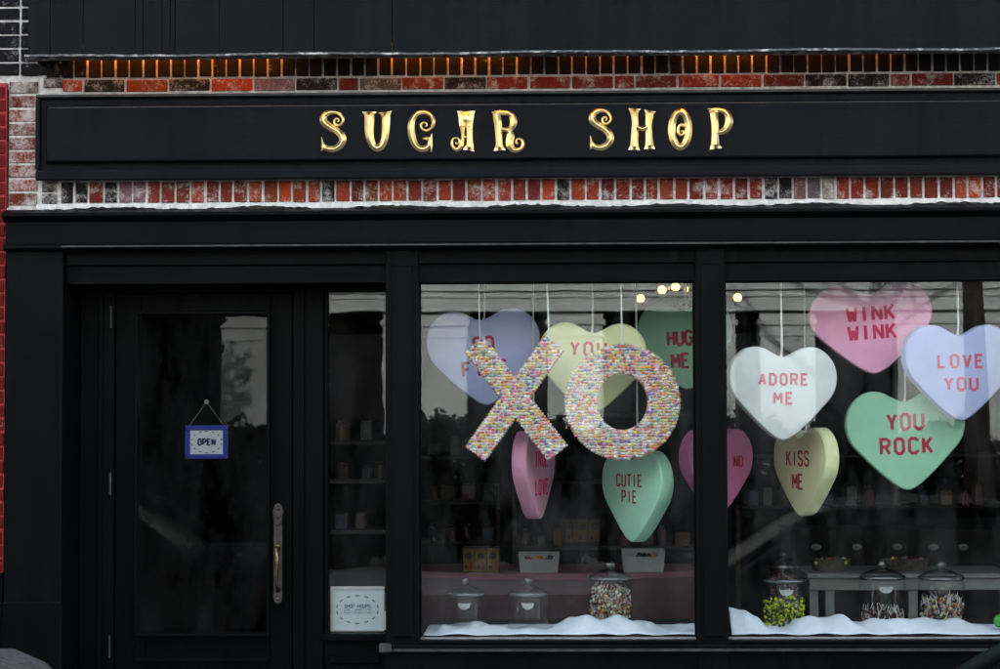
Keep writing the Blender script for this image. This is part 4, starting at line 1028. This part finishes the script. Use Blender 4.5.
# ---------------------------------------------------------------- parked cars at the kerb
def lin(tab, x):
    if x <= tab[0][0]: return tab[0][1]
    for (a, va), (c, vc) in zip(tab[:-1], tab[1:]):
        if x <= c:
            t = (x-a)/(c-a); t = t*t*(3-2*t)*.35+t*.65; return va+(vc-va)*t
    return tab[-1][1]
TOP = [(0, .52), (.04, .66), (.15, .76), (.5, .88), (1.1, .98), (1.15, 1.0), (3.75, 1.03), (4.3, 1.05), (4.48, 1.0), (4.58, .85), (4.62, .6)]
HWT = [(0, .62), (.1, .75), (.35, .84), (.9, .9), (3.8, .9), (4.3, .85), (4.5, .78), (4.62, .66)]
LOW = [(0, .32), (.2, .24), (.8, .2), (4, .2), (4.4, .28), (4.62, .38)]
def car(x, y, m_body, label, zsc=1.0):
    r = empty('parked_car', (x, y, -.13), 0, label, 'car', 'cars parked along the kerb'); r.scale = (1, 1, zsc)
    b = MB(); rings = []; N = 46
    for i in range(N+1):
        xx = 4.62*(i/N); zt_, hw, zl = lin(TOP, xx), lin(HWT, xx), lin(LOW, xx)
        h = []
        for (fy, fz) in ((.86, 0), (.97, .12), (1.0, .38), (1.0, .62), (.975, .80), (.93, .90), (.86, .955), (.72, .985), (.4, 1.0), (0, 1.008)): h.append((fy*hw, zl+(zt_-zl)*fz))
        rings.append([(xx, -a, z) for a, z in h]+[(xx, a, z) for a, z in h[-2::-1]])
    b.loft(rings, True, True)
    b.build('body', m_body, r, smooth=True, auto=50)
    # greenhouse
    base = [(1.13, .99), (3.95, 1.02)]; 
    st = [(1.13, .70, .995), (1.40, .68, 1.16), (1.68, .63, 1.33), (1.95, .60, 1.405), (2.4, .60, 1.43), (2.9, .60, 1.425), (3.2, .59, 1.39), (3.55, .62, 1.25), (3.95, .66, 1.03)]
    b = MB(); rg = []
    for xx, hw, zt_ in st:
        zt_ -= .012; t = max(0, (zt_-1.0)/.43); hb_ = .80
        rg.append([(xx, -hb_, .985), (xx, -(hb_*(1-t*.5)+hw*t*.5), 1.0+(zt_-1.0)*.5), (xx, -hw-.0, zt_-.02*t), (xx, 0, zt_+.01), (xx, hw, zt_-.02*t), (xx, (hb_*(1-t*.5)+hw*t*.5), 1.0+(zt_-1.0)*.5), (xx, hb_, .985)])
    b.loft(rg, True, True); b.build('glasshouse', m_carglass, r, smooth=True, auto=60)
    b = MB(); rg = []
    for xx, hw, zt_ in [(1.9, .62, 1.39)]+st[3:6]+[(3.25, .6, 1.385)]:
        rg.append([(xx, -hw-.03, zt_-.045), (xx, -hw-.015, zt_-.005), (xx, -hw*.5, zt_+.016), (xx, hw*.5, zt_+.016), (xx, hw+.015, zt_-.005), (xx, hw+.03, zt_-.045)])
    b.loft(rg, True, True); b.build('roof', m_body, r, smooth=True, auto=40)
    for s in (-1, 1):
        b = MB(); b.tube([(1.10, s*.775, .99), (1.42, s*.735, 1.18), (1.70, s*.68, 1.33), (1.97, s*.64, 1.385)], .028, 8); b.build('pillar', m_body, r, smooth=True)
        b = MB(); b.tube([(2.62, s*.79, 1.0), (2.66, s*.63, 1.395)], .03, 8); b.build('pillar', m_body, r, smooth=True)
        b = MB(); b.tube([(3.22, s*.635, 1.375), (3.6, s*.70, 1.24), (3.98, s*.77, 1.02)], .045, 8)
        b.build('pillar', m_body, r, smooth=True)
        b = MB(); b.ico((1.5, s*.93, 1.03), .09, sub=2, sc_=(.6, 1.0, .75)); b.tube([(1.45, s*.8, 1.0), (1.5, s*.9, 1.01)], .02, 6); b.build('wing_mirror', m_body, r, smooth=True)
        for xx in (.86, 3.68):
            b = MB(); pr = [(.20, -.11), (.31, -.11), (.335, -.09), (.335, .09), (.31, .11), (.20, .11)]; b.lathe(pr, n=32, cap=False); w = b.build('wheel', simple('rubber', (.02, .02, .02), .8), r, smooth=True, auto=40)
            w.rotation_euler = (PI/2, 0, 0); w.location = (xx, s*.80, .335)
            b = MB(); b.lathe([(.01, .06), (.06, .075), (.19, .05), (.20, .1), (.205, .1), (.205, -.1), (.01, -.1)], n=20); q = b.build('rim', M['aluminium'], w); q.rotation_euler = (0 if s < 0 else PI, 0, 0)
        b = MB(); b.box(.05, .35, s*.5, s*.78, .58, .68, .02); b.build('headlight', simple('lamp_glass', (.5, .5, .5), .1), r)
        b = MB(); b.box(4.48, 4.6, s*.48, s*.76, .76, .86, .02); b.build('tail_light', simple('red_lamp', (.3, .01, .01), .2), r)
    b = MB(); b.box(4.5, 4.68, -.72, .72, .36, .52, .03); b.box(-.05, .1, -.66, .66, .34, .50, .03); b.build('bumper', m_body, r)
    return r
m_carglass = simple('car_glass', (.006, .009, .009), .3, 0, .09, .2, 3, 0)
car(.27, -3.9, simple('dark_green_car_paint', (.006, .010, .009), .6, 0, .04, .15, 8, .05), 'dark green saloon parked at the kerb, its windscreen pillar in the bottom right corner', 1.1)
car(-6.1, -3.05, simple('dusty_grey_car_paint', (.055, .055, .06), .8, 0, .05, .6, 35, .5, .004), 'dusty grey saloon whose boot corner shows at the bottom left', 1.23)
